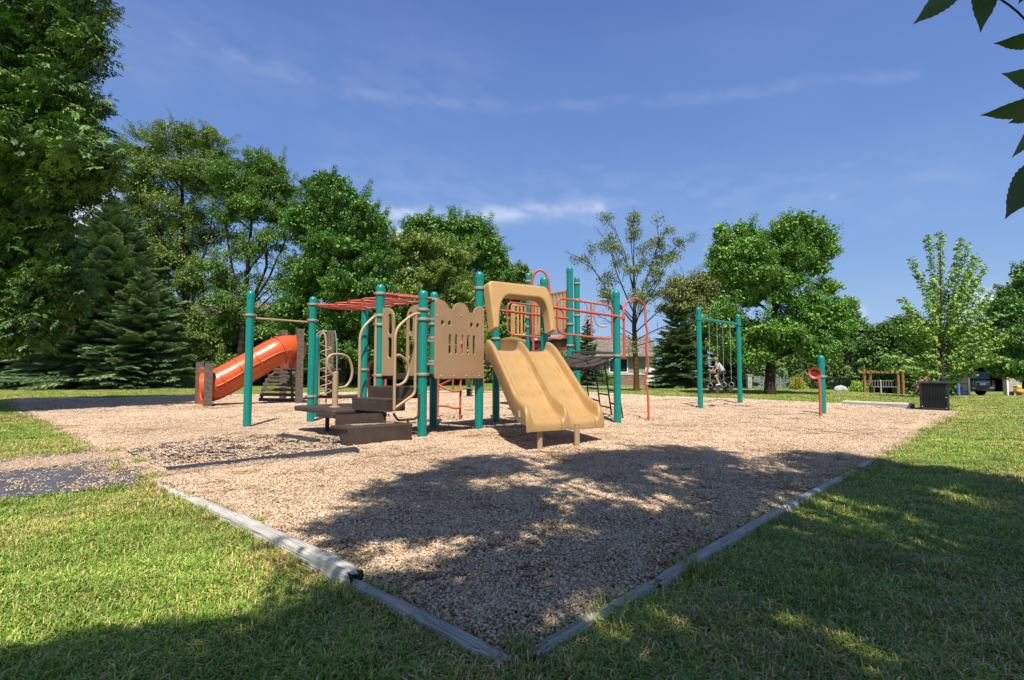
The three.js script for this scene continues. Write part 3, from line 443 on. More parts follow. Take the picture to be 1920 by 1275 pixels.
// the swinging bridge from I/H to M/K with its two red rails
{
  const n = 9, bridge = new THREE.Group(); bridge.name = 'bridge'; play.add(bridge); const sag = (t) => DECK2 - 0.02 - 0.20 * 4 * t * (1 - t) * 0.92, mid = P.K.clone();
  const L0 = P.I.clone().addScaledVector(VV, 0.06), L1 = P.M.clone().addScaledVector(VV, 0.06), R0 = P.H.clone().addScaledVector(VV, -0.08), R1 = P.M.clone().add(P.H).sub(P.I).addScaledVector(VV, -0.08);
  const q = (t, s) => L0.clone().lerp(L1, t).lerp(R0.clone().lerp(R1, t), s).setY(sag(t));
  for (let i = 0; i < n; i++) {
    const t0 = (i + 0.04) / n, t1 = (i + 0.96) / n, a = q(t0, 0), b = q(t1, 0), c = q(t1, 1), d = q(t0, 1), up = b.clone().sub(a).cross(d.clone().sub(a)).normalize(); if (up.y < 0) up.negate();
    const mid2 = a.clone().add(b).add(c).add(d).multiplyScalar(0.25), g = box(a.distanceTo(b), 0.035, a.distanceTo(d), 0.008); orient(g, mid2, b.clone().sub(a), up); part('bridge_plank', g, mat.deck, bridge);
    for (const k of [0.3, 0.7]) { const p = a.clone().lerp(b, k).addScaledVector(OUT, 0.012).add(V(0, -0.012, 0)); const o = part('bolt', new THREE.SphereGeometry(0.013, 8, 6).translate(p.x, p.y, p.z), mat.bolt, bridge); }
  }
  for (const s of [0.0, 1]) { const pts = []; for (let i = 0; i <= 16; i++) pts.push(q(i / 16, s).add(V(0, -0.045, 0))); part('bridge_chain', merge(curve(pts, 0.02, 40)), mat.rubber, bridge); }
  part('deck', uvBox(bar(P.K.clone().setY(1.30).addScaledVector(U, 0.05), P.M.clone().add(P.K.clone().sub(P.M).multiplyScalar(0.55)).addScaledVector(U, 0.75).setY(1.28), 0.6, 0.03)), mat.deck, play);
  const rail = (a, b, pxa, pxb) => {       // a bar with a long rounded loop hanging on it
    const d = b.clone().sub(a), x = (t, dy) => a.clone().addScaledVector(d, t).add(V(0, dy, 0));
    part('bridge_rail', merge([pipe([a, b], 0.024), pipe([x(0.14, 0.17), x(0.90, 0.17), x(0.90, -0.42), x(0.14, -0.42)], 0.017, 0.13, 110, true), pipe([x(0.60, 0.17), x(0.60, -0.42)], 0.016)]), mat.red, play);
  };
  rail(P.I.clone().addScaledVector(OUT, 0.05).setY(hAt(575, P.I)), P.M.clone().addScaledVector(OUT, 0.05).setY(hAt(594, P.M)));
  rail(P.H.clone().setY(hAt(581, P.H)), P.K.clone().setY(hAt(598, P.K)));
}
// sliding pole with waves, bent over to post M
{
  const f = gnd(1216, 788.5), q = (px, py, D = -f.z) => at(px, py, D), dm = -P.M.z;
  part('wavy_pole', merge(curve([V(f.x, -0.1, f.z), q(1215.5, 760), q(1214, 735), q(1210.5, 716), q(1213.5, 698), q(1215.5, 680), q(1211.5, 655), q(1212, 638), q(1213.5, 622), q(1210.5, 605), q(1210, 590), q(1208, 573), q(1198, 562, dm + 0.5), q(1186, 560, dm + 0.4), q(1175, 567, dm + 0.25), q(1169.5, 580, dm + 0.12), q(1169.5, 600, dm + 0.1), q(1170.5, 640, dm + 0.1), q(1171, 672, dm + 0.1)], 0.021, 130)), mat.red, play);
  part('pole_bracket', bar(P.M.clone().setY(hAt(596, P.M)), at(1171, 596, dm + 0.1), 0.05, 0.05), mat.red, play); part('pole_bracket', bar(P.M.clone().setY(hAt(668, P.M)), at(1171, 669, dm + 0.1), 0.05, 0.03), mat.red, play);
}
// rope-like chain ladder hanging from the bridge's far end
{
  const tops = [at(1096, 680, 12.3), at(1114, 679, 11.7), at(1133, 678, 11.1), at(1152, 678, 10.5)], bots = [at(1106, 766, 12.2), at(1127, 774, 11.4), at(1147, 779, 10.8), at(1168, 785, 10.2)];
  const net = []; tops.forEach((t, i) => net.push(rod(t, bots[i].clone(), 0.016, 0.016, 6)));
  for (let i = 0; i < 3; i++) for (let k = 0; k < 4; k++) { const t = (k + (i % 2 ? 0.62 : 0.25)) / 4.2; net.push(rod(tops[i].clone().lerp(bots[i], t), tops[i + 1].clone().lerp(bots[i + 1], t), 0.017, 0.017, 6)); }
  part('chain_ladder', merge(net), mat.black, play);
}
// slatted tan barriers round the top deck, hoops and the arched pole
{
  for (const [a, b, h0, h1] of [[P.J, P.K, 1.70, 2.52], [P.J, P.J.clone().addScaledVector(VV, 0.3).addScaledVector(U, -0.25), 1.70, 2.36]]) {
    const d = b.clone().sub(a), n = a === P.J && b === P.K ? 11 : 4, bars = new THREE.Group(); bars.name = 'slatted_barrier'; play.add(bars);
    const q = (t, y) => a.clone().addScaledVector(d, t).setY(y);
    for (let i = 0; i < n; i++) { const t = (i + 0.5) / n * 0.86 + 0.07; part('slat', rod(q(t, h0 + 0.03), q(t, h1 - 0.03), 0.03, 0.03, 8), mat.tanPlastic, bars); }
    part('barrier_frame', merge([bar(q(0.05, h1), q(0.95, h1), 0.05, 0.06, 0.015), bar(q(0.05, h0), q(0.95, h0), 0.05, 0.06, 0.015), bar(q(0.06, h0), q(0.06, h1), 0.05, 0.05, 0.015, U), bar(q(0.94, h0), q(0.94, h1), 0.05, 0.05, 0.015, U)]), mat.tanPlastic, bars);
  }
  const D = 11.0; part('arched_pole', merge(curve([at(1001, 790, D), at(1000, 650, D), at(997, 560, D), at(998, 525, D), at(1004, 511, D), at(1013, 506.5, D), at(1022, 512, D), at(1027, 522, D), at(1030, 545, D), at(1030, 630, D)], 0.026, 80)), mat.red, play);
  for (const px of [1078, 1137]) { const D2 = 12.3, s = px === 1078 ? 1 : -1; part('hand_loop', merge(curve([at(px, 562, D2), at(px + 12 * s, 562, D2), at(px + 22 * s, 572, D2), at(px + 22 * s, 598, D2), at(px + 14 * s, 611, D2), at(px, 612, D2)].map((p) => p), 0.02)), mat.tanPipe, play); }
}
// curved tan chute leaving the top deck behind the slide
{
  const cl = new THREE.CatmullRomCurve3([at(1075, 640, 12.0), at(1045, 652, 12.2), at(1010, 655, 12.6), at(980, 648, 13.0), at(963, 655, 13.6), at(975, 690, 14.4), at(1020, 718, 14.6), at(1060, 732, 14.2)]);
  const prof = []; for (let i = 0; i <= 14; i++) { const a = Math.PI * (1 + i / 14); prof.push([Math.cos(a) * 0.33, Math.sin(a) * 0.30 + 0.2]); } for (let i = 14; i >= 0; i--) { const a = Math.PI * (1 + i / 14); prof.push([Math.cos(a) * 0.36, Math.sin(a) * 0.335 + 0.2]); }
  const N = 50, pos = [], idx = [], n = prof.length; for (let i = 0; i <= N; i++) { const p = cl.getPointAt(i / N), t = cl.getTangentAt(i / N), side = V(-t.z, 0, t.x).normalize(); for (const [x, y] of prof) pos.push(p.x + side.x * x, p.y + y, p.z + side.z * x); if (i) for (let k = 0; k < n; k++) { const a = (i - 1) * n + k, b = (i - 1) * n + (k + 1) % n, c = i * n + k, e = i * n + (k + 1) % n; idx.push(a, b, c, b, e, c); } }
  const g = new THREE.BufferGeometry(); g.setAttribute('position', new THREE.Float32BufferAttribute(pos, 3)); g.setIndex(idx); g.computeVertexNormals(); part('curved_slide', uvBox(g), Object.assign(mat.tanPlastic.clone(), { side: THREE.DoubleSide }), play, 'curved tan slide behind the double slide');
}
// red loop climber on the back of the middle deck
{
  const a = gnd(820, 788), b = gnd(862, 790), mid = a.clone().lerp(b, 0.5), q = (t, y, o = 0) => a.clone().lerp(b, t).addScaledVector(VV, o).setY(y), rungs = [];
  const zD = -b.z, g = [pipe([q(0, -0.1), q(0, 1.75, -0.05), q(0.5, 2.02, -0.15), q(1, 1.75, -0.05), q(1, -0.1)], 0.021, 0.3, 90)];
  for (const y of [0.27, 0.58, 0.86, 1.14, 1.42]) g.push(curve([q(0, y + (y > 0.3 ? 0.1 : 0)), q(0.2, y, -0.16), q(0.5, y - 0.03, -0.24), q(0.8, y, -0.16), q(1, y + (y > 0.3 ? 0.1 : 0))].map((p) => p), 0.019, 24));
  g.push(pipe([q(0.38, 0.6, -0.2), q(0.38, 0.92, -0.22)], 0.018)); g.push(curve([q(0.1, 0.66), q(0.4, 0.75, -0.1), q(0.75, 0.8)], 0.018, 16));
  part('loop_climber', merge(g), mat.red, play);
  const c = foot(692, 10.4), D = 10.4; part('arch_climber', merge([curve([at(692, 765, D), at(692, 727, D), at(691, 690, D), at(694, 679, D), at(702, 677, D), at(716, 680, D), at(722, 700, D), at(722, 765, D)], 0.026, 50)]), mat.red, play);
}
// low curved beam and coil climber beside the landing
{
  const b2 = foot(590.5, 10.1); post(play, b2, hAt(627, b2), []);
  const D = 10.6; part('balance_beam', uvBox(merge([bar(at(588, 743.5, 10.1), at(632, 744.5, D), 0.26, 0.06, 0.02), bar(at(632, 744.5, D), at(674, 742, 10.9), 0.26, 0.06, 0.02)])), mat.deck, play);
  const Dc = 11.6, helix = []; for (let i = 0; i <= 110; i++) { const t = i / 110, a = t * Math.PI * 2 * 6.2 + 2, c = at(611, lerp(643, 742, t), Dc); helix.push(c.add(V(Math.cos(a) * 0.115, 0, Math.sin(a) * 0.115))); }
  const cc = part('coil_climber', merge([curve([at(597.5, 770, Dc), at(597.5, 700, Dc), at(597.5, 645, Dc), at(600, 630, Dc), at(605.5, 624, Dc), at(609, 627, Dc), at(611, 640, Dc), at(611.5, 700, Dc), at(611, 772, Dc)], 0.022, 70)]), mat.tanPipe, play);
  part('coil', merge(curve(helix, 0.012, 260)), mat.clamp, cc);
}

// ================================================================ BORDER TIMBERS OF THE BED
function timberGeo(L, w, h, seed) {      // a worn, slightly bowed beam along x with split, uneven edges
  const nx = Math.max(6, Math.round(L / 0.09)), ring = [[-1, -1], [-1, 0.55], [-0.86, 0.92], [-0.45, 1.02], [0, 1], [0.45, 1.02], [0.86, 0.92], [1, 0.55], [1, -1]], n = ring.length, pos = [], uv = [], idx = [];
  for (let i = 0; i <= nx; i++) { const t = i / nx, x = (t - 0.5) * L, e = Math.min(t, 1 - t) * L; ring.forEach(([a, b], k) => { const wob = (fbm(x * 5 + seed * 7, k * 2.3 + seed, 3) - 0.5), wide = 1 - 0.25 * (1 - smooth(0, 0.06, e)) * fbm(k * 3 + seed, i, 2); pos.push(x + (i === 0 || i === nx ? (hash2(k, seed * 31 + i) - 0.5) * 0.05 : 0), b * h / 2 * wide + wob * 0.016 * (b > 0.3 ? 1 : 0.3) + 0.012 * Math.sin(x * 1.3 + seed), a * w / 2 * wide + wob * 0.02); uv.push(x + seed * 0.37, k / (n - 1) * 1.5 + seed * 0.21); }); }
  for (let i = 0; i < nx; i++) for (let k = 0; k + 1 < n; k++) { const a = i * n + k, b = a + 1, c = a + n, d = c + 1; idx.push(a, c, b, b, c, d); }
  let g = new THREE.BufferGeometry(); g.setAttribute('position', new THREE.Float32BufferAttribute(pos, 3)); g.setAttribute('uv', new THREE.Float32BufferAttribute(uv, 2)); g.setIndex(idx); g.computeVertexNormals();
  const nn = g.attributes.normal; let up = 0; for (let i = 0; i < nn.count; i++) if (i % n === 4) up += nn.getY(i); if (up < 0) { for (let i = 0; i < idx.length; i += 3) { const t = idx[i]; idx[i] = idx[i + 1]; idx[i + 1] = t; } g.setIndex(idx); g.computeVertexNormals(); }
  const ends = [0, nx].map((i) => { const q = ring.map((_, k) => V(pos[(i * n + k) * 3], pos[(i * n + k) * 3 + 1], pos[(i * n + k) * 3 + 2])), c = q.reduce((s, p) => s.add(p), V(0, 0, 0)).multiplyScalar(1 / n).add(V(i ? -0.015 : 0.015, 0, 0)), pp = []; for (let k = 0; k + 1 < n; k++) pp.push(...q[k].toArray(), ...q[k + 1].toArray(), ...c.toArray()); const e = new THREE.BufferGeometry(); e.setAttribute('position', new THREE.Float32BufferAttribute(pp, 3)); e.setAttribute('uv', new THREE.Float32BufferAttribute(new Array(pp.length / 3 * 2).fill(0).map((_, j) => hash2(j, seed)), 2)); e.computeVertexNormals(); return e; });
  return [g, merge(ends)];
}
let timberCount = 0;
function timber(a, b, label, { w = 0.056, h = 0.10, y = -0.018, m = null, tilt = 0, rotten: rot0 = false } = {}) {
  const seed = ++timberCount, d = b.clone().sub(a).setY(0), L = d.length(), mid = a.clone().add(b).multiplyScalar(0.5).setY(y - 0.008), t = thing('border_timber', label, 'timber', mid, 'timbers edging the wood chip bed');
  const [g, e] = timberGeo(L, w, h, seed), mm = m || [mat.timberA, mat.timberB, mat.timberC][seed % 3], x = d.clone().normalize(), rot = new THREE.Matrix4().makeBasis(x, V(0, 1, 0), x.clone().cross(V(0, 1, 0))), til = new THREE.Matrix4().makeRotationZ(tilt);
  for (const q of [g, e]) q.applyMatrix4(til).applyMatrix4(rot);
  const o = add(new THREE.Mesh(g, mm), t); o.name = 'beam'; const p = add(new THREE.Mesh(e, rot0 ? mat.timberEnd : mm), t); p.name = 'end_grain';
}
{
  const c = gnd(962, 1252), Ld = gnd(171, 843).sub(c).normalize(), Rd = gnd(1793, 773).sub(c).normalize();
  const L = (s, o = 0) => c.clone().addScaledVector(Ld, s).add(V(-Ld.z, 0, Ld.x).multiplyScalar(o)), R = (s, o = 0) => c.clone().addScaledVector(Rd, s).add(V(-Rd.z, 0, Rd.x).multiplyScalar(o));
  timber(L(0.02), L(0.98), 'short grey timber at the near corner of the wood chip bed, left of the corner', { y: -0.026, m: mat.timberC });
  timber(L(0.92), L(3.1), 'weathered timber with a dark rotten end lying over the short corner timber', { y: 0.008, m: mat.timberA, tilt: -0.012, rotten: true, w: 0.076 });
  timber(L(3.12), L(4.75), 'pale half buried timber between the left lawn and the wood chips, nearest the path', { y: -0.03, m: mat.timberB });
  timber(L(7.0), L(9.4), 'half buried timber edging the lawn just beyond the path', { y: -0.03, m: mat.timberB });
  timber(L(9.42), L(12.0), 'half buried timber edging the far left lawn, in the middle of its side', { y: -0.03, m: mat.timberA });
  timber(L(12.02), L(15.0), 'half buried timber nearest the shaded far left corner of the bed', { y: -0.025, m: mat.timberC });
  timber(R(0.10), R(0.86, 0.0), 'pale worn timber at the near corner of the wood chip bed, right of the corner', { y: -0.026, m: mat.timberA });
  timber(R(0.90), R(2.55), 'bluish grey timber beside the shaded right lawn, second from the near corner', { y: -0.018, m: mat.timberB, tilt: 0.006 });
  timber(R(2.58), R(4.6), 'grey timber beside the shaded right lawn, third from the near corner', { y: -0.02, m: mat.timberB });
  timber(R(4.62), R(7.0), 'timber at the tip of the tree shadow on the right edge of the bed', { y: -0.03, m: mat.timberC });
  timber(R(7.02), R(9.6), 'sunlit timber on the right edge of the bed beyond the tree shadow', { y: -0.04, m: mat.timberB });
  timber(R(9.62), R(12.4), 'sunlit timber on the right edge of the bed', { y: -0.045, m: mat.timberB });
  timber(R(12.42), R(14.9), 'timber on the right edge of the bed ending in front of the dark bin', { y: -0.04, m: mat.timberC });
  const back = [[[20, 749], [221, 749], 'shaded timber along the far left end of the bed under the spruces'], [[221, 749], [350, 743.5], 'pale timber along the far edge of the bed left of the orange tube slide'], [[350, 743.5], [560, 739], 'timber along the far edge of the bed behind the orange tube slide'], [[560, 739], [680, 736], 'timber along the far edge of the bed behind the brown stairs'], [[680, 736], [880, 734.5], 'timber along the far edge of the bed behind the brown play panel'], [[880, 734.5], [1085, 736], 'timber along the far edge of the bed behind the double slide'], [[1085, 736], [1168, 741], 'timber along the far edge of the bed behind the chain ladder'], [[1168, 741], [1247, 746], 'timber along the far edge of the bed in front of the brick house'], [[1247, 746], [1393, 749.5], 'timber along the far edge of the bed behind the swings'], [[1393, 749.5], [1482, 754], 'pale timber along the far edge of the bed in front of the ash trunk'], [[1482, 754], [1582, 759], 'pale timber along the far edge of the bed behind the talk tube']];
  for (const [a, b, label] of back) timber(gnd(...a), gnd(...b), label, { y: 0.0, m: [mat.timberB, mat.timberA][back.findIndex((q) => q[2] === label) % 2], w: 0.12 });
  timber(gnd(1582, 759), gnd(1712, 767.5), 'thick pale timber standing proud of the bed left of the dark bin', { y: 0.055, h: 0.17, w: 0.19, m: mat.timberB });
}
// ================================================================ THE BURIED ACCESS RAMP
const MATP = [gnd(222, 848), gnd(318, 888), gnd(660, 849), gnd(640, 826), gnd(520, 817), gnd(395, 826)];
{
  const wedge = (a, b, w, label, lift) => { const d = b.clone().sub(a), L = d.length(), s = new THREE.Shape(); s.moveTo(0, -0.03); s.lineTo(w, -0.03); s.lineTo(w, 0.004); s.quadraticCurveTo(w * 0.5, 0.05, 0.02, 0.055); s.quadraticCurveTo(0, 0.055, 0, 0.045); s.closePath(); const g = plate(s, L, 0.003); const x = d.clone().normalize(), out = V(-x.z, 0, x.x); if (out.z < 0) out.negate(); const m = new THREE.Matrix4().makeBasis(out, V(0, 1, 0), x); m.setPosition(a.x, lift, a.z); const flip = m.determinant() < 0; g.applyMatrix4(m); if (flip) { const p = g.attributes.position.array; for (let i = 0; i < p.length; i += 9) for (let k = 0; k < 3; k++) { const t = p[i + k]; p[i + k] = p[i + 3 + k]; p[i + 3 + k] = t; } g.computeVertexNormals(); }
    return soloMesh('ramp_edge', uvBox(g), mat.rubber, label, 'ramp edge', 'edges of the buried rubber ramp'); };
  wedge(gnd(312, 886), gnd(531, 861), 0.19, 'long black rubber ramp edge nearest the camera, beside the path end', -0.004);
  wedge(gnd(534, 861), gnd(664, 846), 0.19, 'black rubber ramp edge running up to the brown bottom step', -0.004);
  wedge(gnd(532, 821), gnd(600, 832), 0.12, 'short black rubber ramp edge half buried left of the bottom step', 0.008);
  // the rubber grid itself, chips lying in its cells
  const r = rng(77), g = [], d1 = gnd(660, 849).sub(gnd(318, 888)).normalize(), d2 = V(-d1.z, 0, d1.x), o = gnd(318, 888);
  for (let k = 0; k < 2; k++) { const da = k ? d2 : d1, db = k ? d1 : d2; for (let i = -100; i < 100; i++) for (let j = -100; j < 100; j++) { if (r() < 0.45) continue; const a = o.clone().addScaledVector(da, i * 0.05).addScaledVector(db, j * 0.05 + (r() - 0.5) * 0.016), b = a.clone().addScaledVector(da, 0.05).addScaledVector(db, (r() - 0.5) * 0.02); if (!inside(MATP, a.x, a.z) || !inside(MATP, b.x, b.z)) continue; const ya = mulchH(a.x, a.z) + 0.006 + r() * 0.014, yb = mulchH(b.x, b.z) + 0.006 + r() * 0.014; g.push(new THREE.BoxGeometry(a.distanceTo(b), 0.007, 0.007).applyMatrix4(new THREE.Matrix4())); orient(g[g.length - 1], V((a.x + b.x) / 2, (ya + yb) / 2, (a.z + b.z) / 2), b.clone().setY(yb).sub(a.clone().setY(ya))); } }
  soloMesh('rubber_mat', merge(g), mat.rubber, 'dark rubber grid mat half buried in wood chips at the path end', 'mat');
}
// ================================================================ OLD WOODEN TOWER WITH TUBE SLIDE
{
  const tw = thing('wooden_play_tower', 'old weathered wood play tower with orange tube slide and slatted climber', 'play tower', gnd(559, 757));
  const wpost = (px, py, top, w = 0.17) => { const b = gnd(px, py), h = at(px, top, -b.z).y, d = V(0.8, 0, -0.6); part('wood_post', orient(box(w, h + 0.3, w, 0.012), V(b.x, h / 2 - 0.15, b.z), d), mat.oldPost, tw); return b; };
  const a = wpost(389, 765, 681), b = wpost(372, 761, 679), c = wpost(560, 758, 617), d = wpost(530, 752.5, 619), e = wpost(617, 746, 620, 0.2);
  // tube slide
  const pts = [[383, 727, 13.55], [398, 724, 13.6], [420, 714, 13.75], [455, 695, 14.0], [492, 674, 14.25], [522, 658, 14.5], [541, 654, 14.75], [557, 655, 15.0]].map((q) => at(...q)), cl = new THREE.CatmullRomCurve3(pts), R = 0.385, N = 60;
  const tube = (t0, t1, r) => { const n = 24, pos = [], idx = [], M2 = Math.max(2, Math.round((t1 - t0) * N)); for (let i = 0; i <= M2; i++) { const t = lerp(t0, t1, i / M2), p = cl.getPointAt(t), tn = cl.getTangentAt(t), s = tn.clone().cross(V(0, 1, 0)).normalize(), up = s.clone().cross(tn).normalize(); for (let k = 0; k < n; k++) { const q = k / n * Math.PI * 2, v = p.clone().addScaledVector(s, Math.cos(q) * r).addScaledVector(up, Math.sin(q) * r); pos.push(v.x, v.y, v.z); } if (i) for (let k = 0; k < n; k++) { const A = (i - 1) * n + k, B = (i - 1) * n + (k + 1) % n, C2 = i * n + k, D2 = i * n + (k + 1) % n; idx.push(A, C2, B, B, C2, D2); } } const g = new THREE.BufferGeometry(); g.setAttribute('position', new THREE.Float32BufferAttribute(pos, 3)); g.setIndex(idx); g.computeVertexNormals(); return g; };
  const orangeD = Object.assign(mat.orange.clone(), { side: THREE.DoubleSide }), joints = [0.0, 0.17, 0.37, 0.55, 0.78, 1.0];
  const ts = new THREE.Group(); ts.name = 'tube_slide'; tw.add(ts);
  for (let i = 0; i + 1 < joints.length; i++) part('tube_section', uvBox(tube(joints[i] + 0.004, joints[i + 1] - 0.004, R)), orangeD, ts);
  for (const j of joints.slice(1, -1)) part('tube_flange', uvBox(tube(j - 0.006, j + 0.006, R + 0.028)), orangeD, ts);
  const seam = []; for (let i = 6; i <= 50; i++) { const t = i / N, p = cl.getPointAt(t), tn = cl.getTangentAt(t), s = tn.clone().cross(V(0, 1, 0)).normalize(); seam.push(p.addScaledVector(s, R + 0.012).add(V(0, -0.02, 0))); } part('tube_seam', merge(curve(seam, 0.016, 60)), mat.orange, ts);
  const panel = (p, q, y0, y1, hx, hy, cy) => { const dd = q.clone().sub(p).setY(0), L = dd.length(), s = new THREE.Shape(); s.moveTo(0, y0); s.lineTo(L, y0); s.lineTo(L, y1); s.lineTo(0, y1); s.closePath(); const h = new THREE.Path(); h.absellipse(L / 2, cy, hx, hy, 0, 6.2832, true); s.holes.push(h); const g = plate(s, 0.03, 0.006); orient(g, p.clone().setY(0), dd); part('slide_panel', uvBox(g), mat.orange, tw); for (const y of [y0 - 0.015, y1 + 0.015]) part('panel_rail', rod(p.clone().setY(y), q.clone().setY(y), 0.02), mat.steel, tw); };
  panel(b, a, 0.06, 0.98, 0.26, 0.34, 0.50); const dn = d.clone(), cn = c.clone(); panel(dn, cn, 1.0, 1.92, 0.25, 0.34, 1.5);
  // platform and slatted arch climber
  part('platform', uvBox(merge([bar(d.clone().setY(0.98), e.clone().setY(0.98), 0.9, 0.06)])), mat.oldPost, tw);
  const left = [[513, 698], [503, 705], [497, 712.5], [493, 720.5], [489.5, 730], [487, 739.5], [485, 749]]; left.forEach(([x, y], i) => part('slat', uvBox(bar(at(x, y, 15.3 - i * 0.05), at(554, y + 1, 15.8 - i * 0.05), 0.05, 0.09, 0.008)), mat.oldPost, tw));
  for (const dx of [0, 58]) part('climber_stringer', merge(curve(left.map(([x, y], i) => at(lerp(x + 5, 550, dx / 60), y, 15.36 + dx * 0.006 - i * 0.05)), 0.04, 24)), mat.oldPost, tw);
  // galvanised hoop rails
  part('steel_rail', merge(curve([at(591, 750, 15), at(592, 640, 15), at(594, 628, 15), at(600, 622, 15), at(612, 621, 15)], 0.022)), mat.steel, tw);
  part('steel_rail', merge(curve([at(628, 621, 15.2), at(631, 640, 15.2), at(631.5, 700, 15.2), at(631.5, 745, 15.2)], 0.018)), mat.steel, tw);
}
// ================================================================ SWINGS
{
  const l = gnd(1313.5, 765.5), r = gnd(1388, 757.5), g = thing('swing_set', 'teal two-post swing set with a high cross beam', 'swing set', l), hl = at(1312, 573, -l.z).y, hr = at(1387, 592, -r.z).y, h = (hl + hr) / 2;
  const tealRing = mat.teal; post(g, l, h, []); post(g, r, h, []);
  const bl = l.clone().setY(at(1312, 595, -l.z).y), br = r.clone().setY(at(1387, 610, -r.z).y); bl.y = br.y = (bl.y + br.y) / 2;
  part('cross_beam', merge(pipe([bl, br], 0.038)), mat.teal, g);
  for (const p of [l, r]) part('beam_collar', new THREE.CylinderGeometry(PR * 1.22, PR * 1.22, 0.09, 20).translate(p.x, bl.y, p.z), mat.teal, g);
  const dir = br.clone().sub(bl).normalize(), side = V(-dir.z, 0, dir.x);
  [[0.235, 0.43, 'black belt swing nearer the left post of the teal swing set'], [0.575, 0.77, 'black belt swing nearer the right post of the teal swing set']].forEach(([t0, t1, label]) => {
    const a = bl.clone().lerp(br, t0).add(V(0, -0.04, 0)), b = bl.clone().lerp(br, t1).add(V(0, -0.04, 0)), ya = 0.52, s = thing('swing', label, 'swing', V((a.x + b.x) / 2, 0.4, (a.z + b.z) / 2), 'swings on the teal frame');
    const links = (p) => { const list = [], n = 46; for (let i = 0; i < n; i++) { const y0 = lerp(p.y, ya + 0.09, i / n), y1 = lerp(p.y, ya + 0.09, (i + 1.25) / n); const t = new THREE.TorusGeometry(0.011, 0.0034, 5, 8); t.scale(0.8, Math.abs(y1 - y0) / 0.034, 1); if (i % 2) t.rotateY(Math.PI / 2); t.translate(p.x, (y0 + y1) / 2, p.z); list.push(t); } return merge(list); };
    for (const p of [a, b]) { part('chain', links(p), mat.steel, s); part('seat_clip', merge(curve([V(p.x, ya + 0.10, p.z), V(p.x, ya + 0.03, p.z).addScaledVector(side, 0.07), V(p.x, ya - 0.01, p.z).addScaledVector(side, 0.05), V(p.x, ya - 0.01, p.z).addScaledVector(side, -0.05), V(p.x, ya + 0.03, p.z).addScaledVector(side, -0.07)], 0.005, 30, true)), mat.steel, s); }
    const pos = [], idx = [], n = 18; for (let i = 0; i <= n; i++) { const t = i / n, y = ya - 0.15 * (1 - Math.pow(Math.abs(2 * t - 1), 2.4)), p = a.clone().lerp(b, t), w = lerp(0.05, 0.085, Math.sin(t * Math.PI)); for (const [sw, sy] of [[-1, 0], [1, 0], [1, -0.016], [-1, -0.016]]) pos.push(p.x + side.x * w * sw, y + sy, p.z + side.z * w * sw); if (i) for (let k = 0; k < 4; k++) { const A = (i - 1) * 4 + k, B = (i - 1) * 4 + (k + 1) % 4; idx.push(A, B, A + 4, B, B + 4, A + 4); } }
    const q = new THREE.BufferGeometry(); q.setAttribute('position', new THREE.Float32BufferAttribute(pos, 3)); q.setIndex(idx); q.computeVertexNormals(); part('seat', uvBox(q), Object.assign(mat.rubber.clone(), { side: THREE.DoubleSide }), s);
  });
}
// ================================================================ TALK TUBE, SPRING RIDER, SMALL CLIMBER
{
  const b = gnd(1543, 779.5), f = gnd(1538, 783), t = thing('talk_tube', 'teal post with an orange-red speaking funnel on a pipe', 'talk tube', b), D = -f.z;
  post(t, b, at(1540, 666, -b.z).y, [[at(1541, 706, -b.z).y, V(1, 0, 0)], [0.03, V(1, 0, 0)]]);
  part('speaking_pipe', merge(curve([V(f.x, -0.1, f.z), at(1538, 740, D), at(1535.5, 706, D), at(1534.5, 697, D + 0.02), at(1533, 693, D + 0.05), at(1530, 695, D)], 0.027, 50)), mat.red, t);
  const axis = V(-0.62, -0.10, 0.78).normalize(), prof = [[0.03, -0.05], [0.045, 0.0], [0.075, 0.05], [0.112, 0.075], [0.118, 0.082], [0.106, 0.076], [0.06, 0.045], [0.02, 0.0]].map(([x, y]) => new THREE.Vector2(x, y)), g = new THREE.LatheGeometry(prof, 24); g.applyQuaternion(new THREE.Quaternion().setFromUnitVectors(V(0, 1, 0), axis)); const c = at(1529, 699, D); g.translate(c.x, c.y, c.z);
  part('funnel', g, Object.assign(mat.red.clone(), { side: THREE.DoubleSide }), t);
  const disc = new THREE.CircleGeometry(0.085, 24); disc.applyQuaternion(new THREE.Quaternion().setFromUnitVectors(V(0, 0, 1), axis)); const c2 = c.clone().addScaledVector(axis, 0.055); disc.translate(c2.x, c2.y, c2.z); part('funnel_grille', disc, Object.assign(std({ color: C(0.22, 0.02, 0.015), roughness: 0.7 }), { side: THREE.DoubleSide }), t);
}
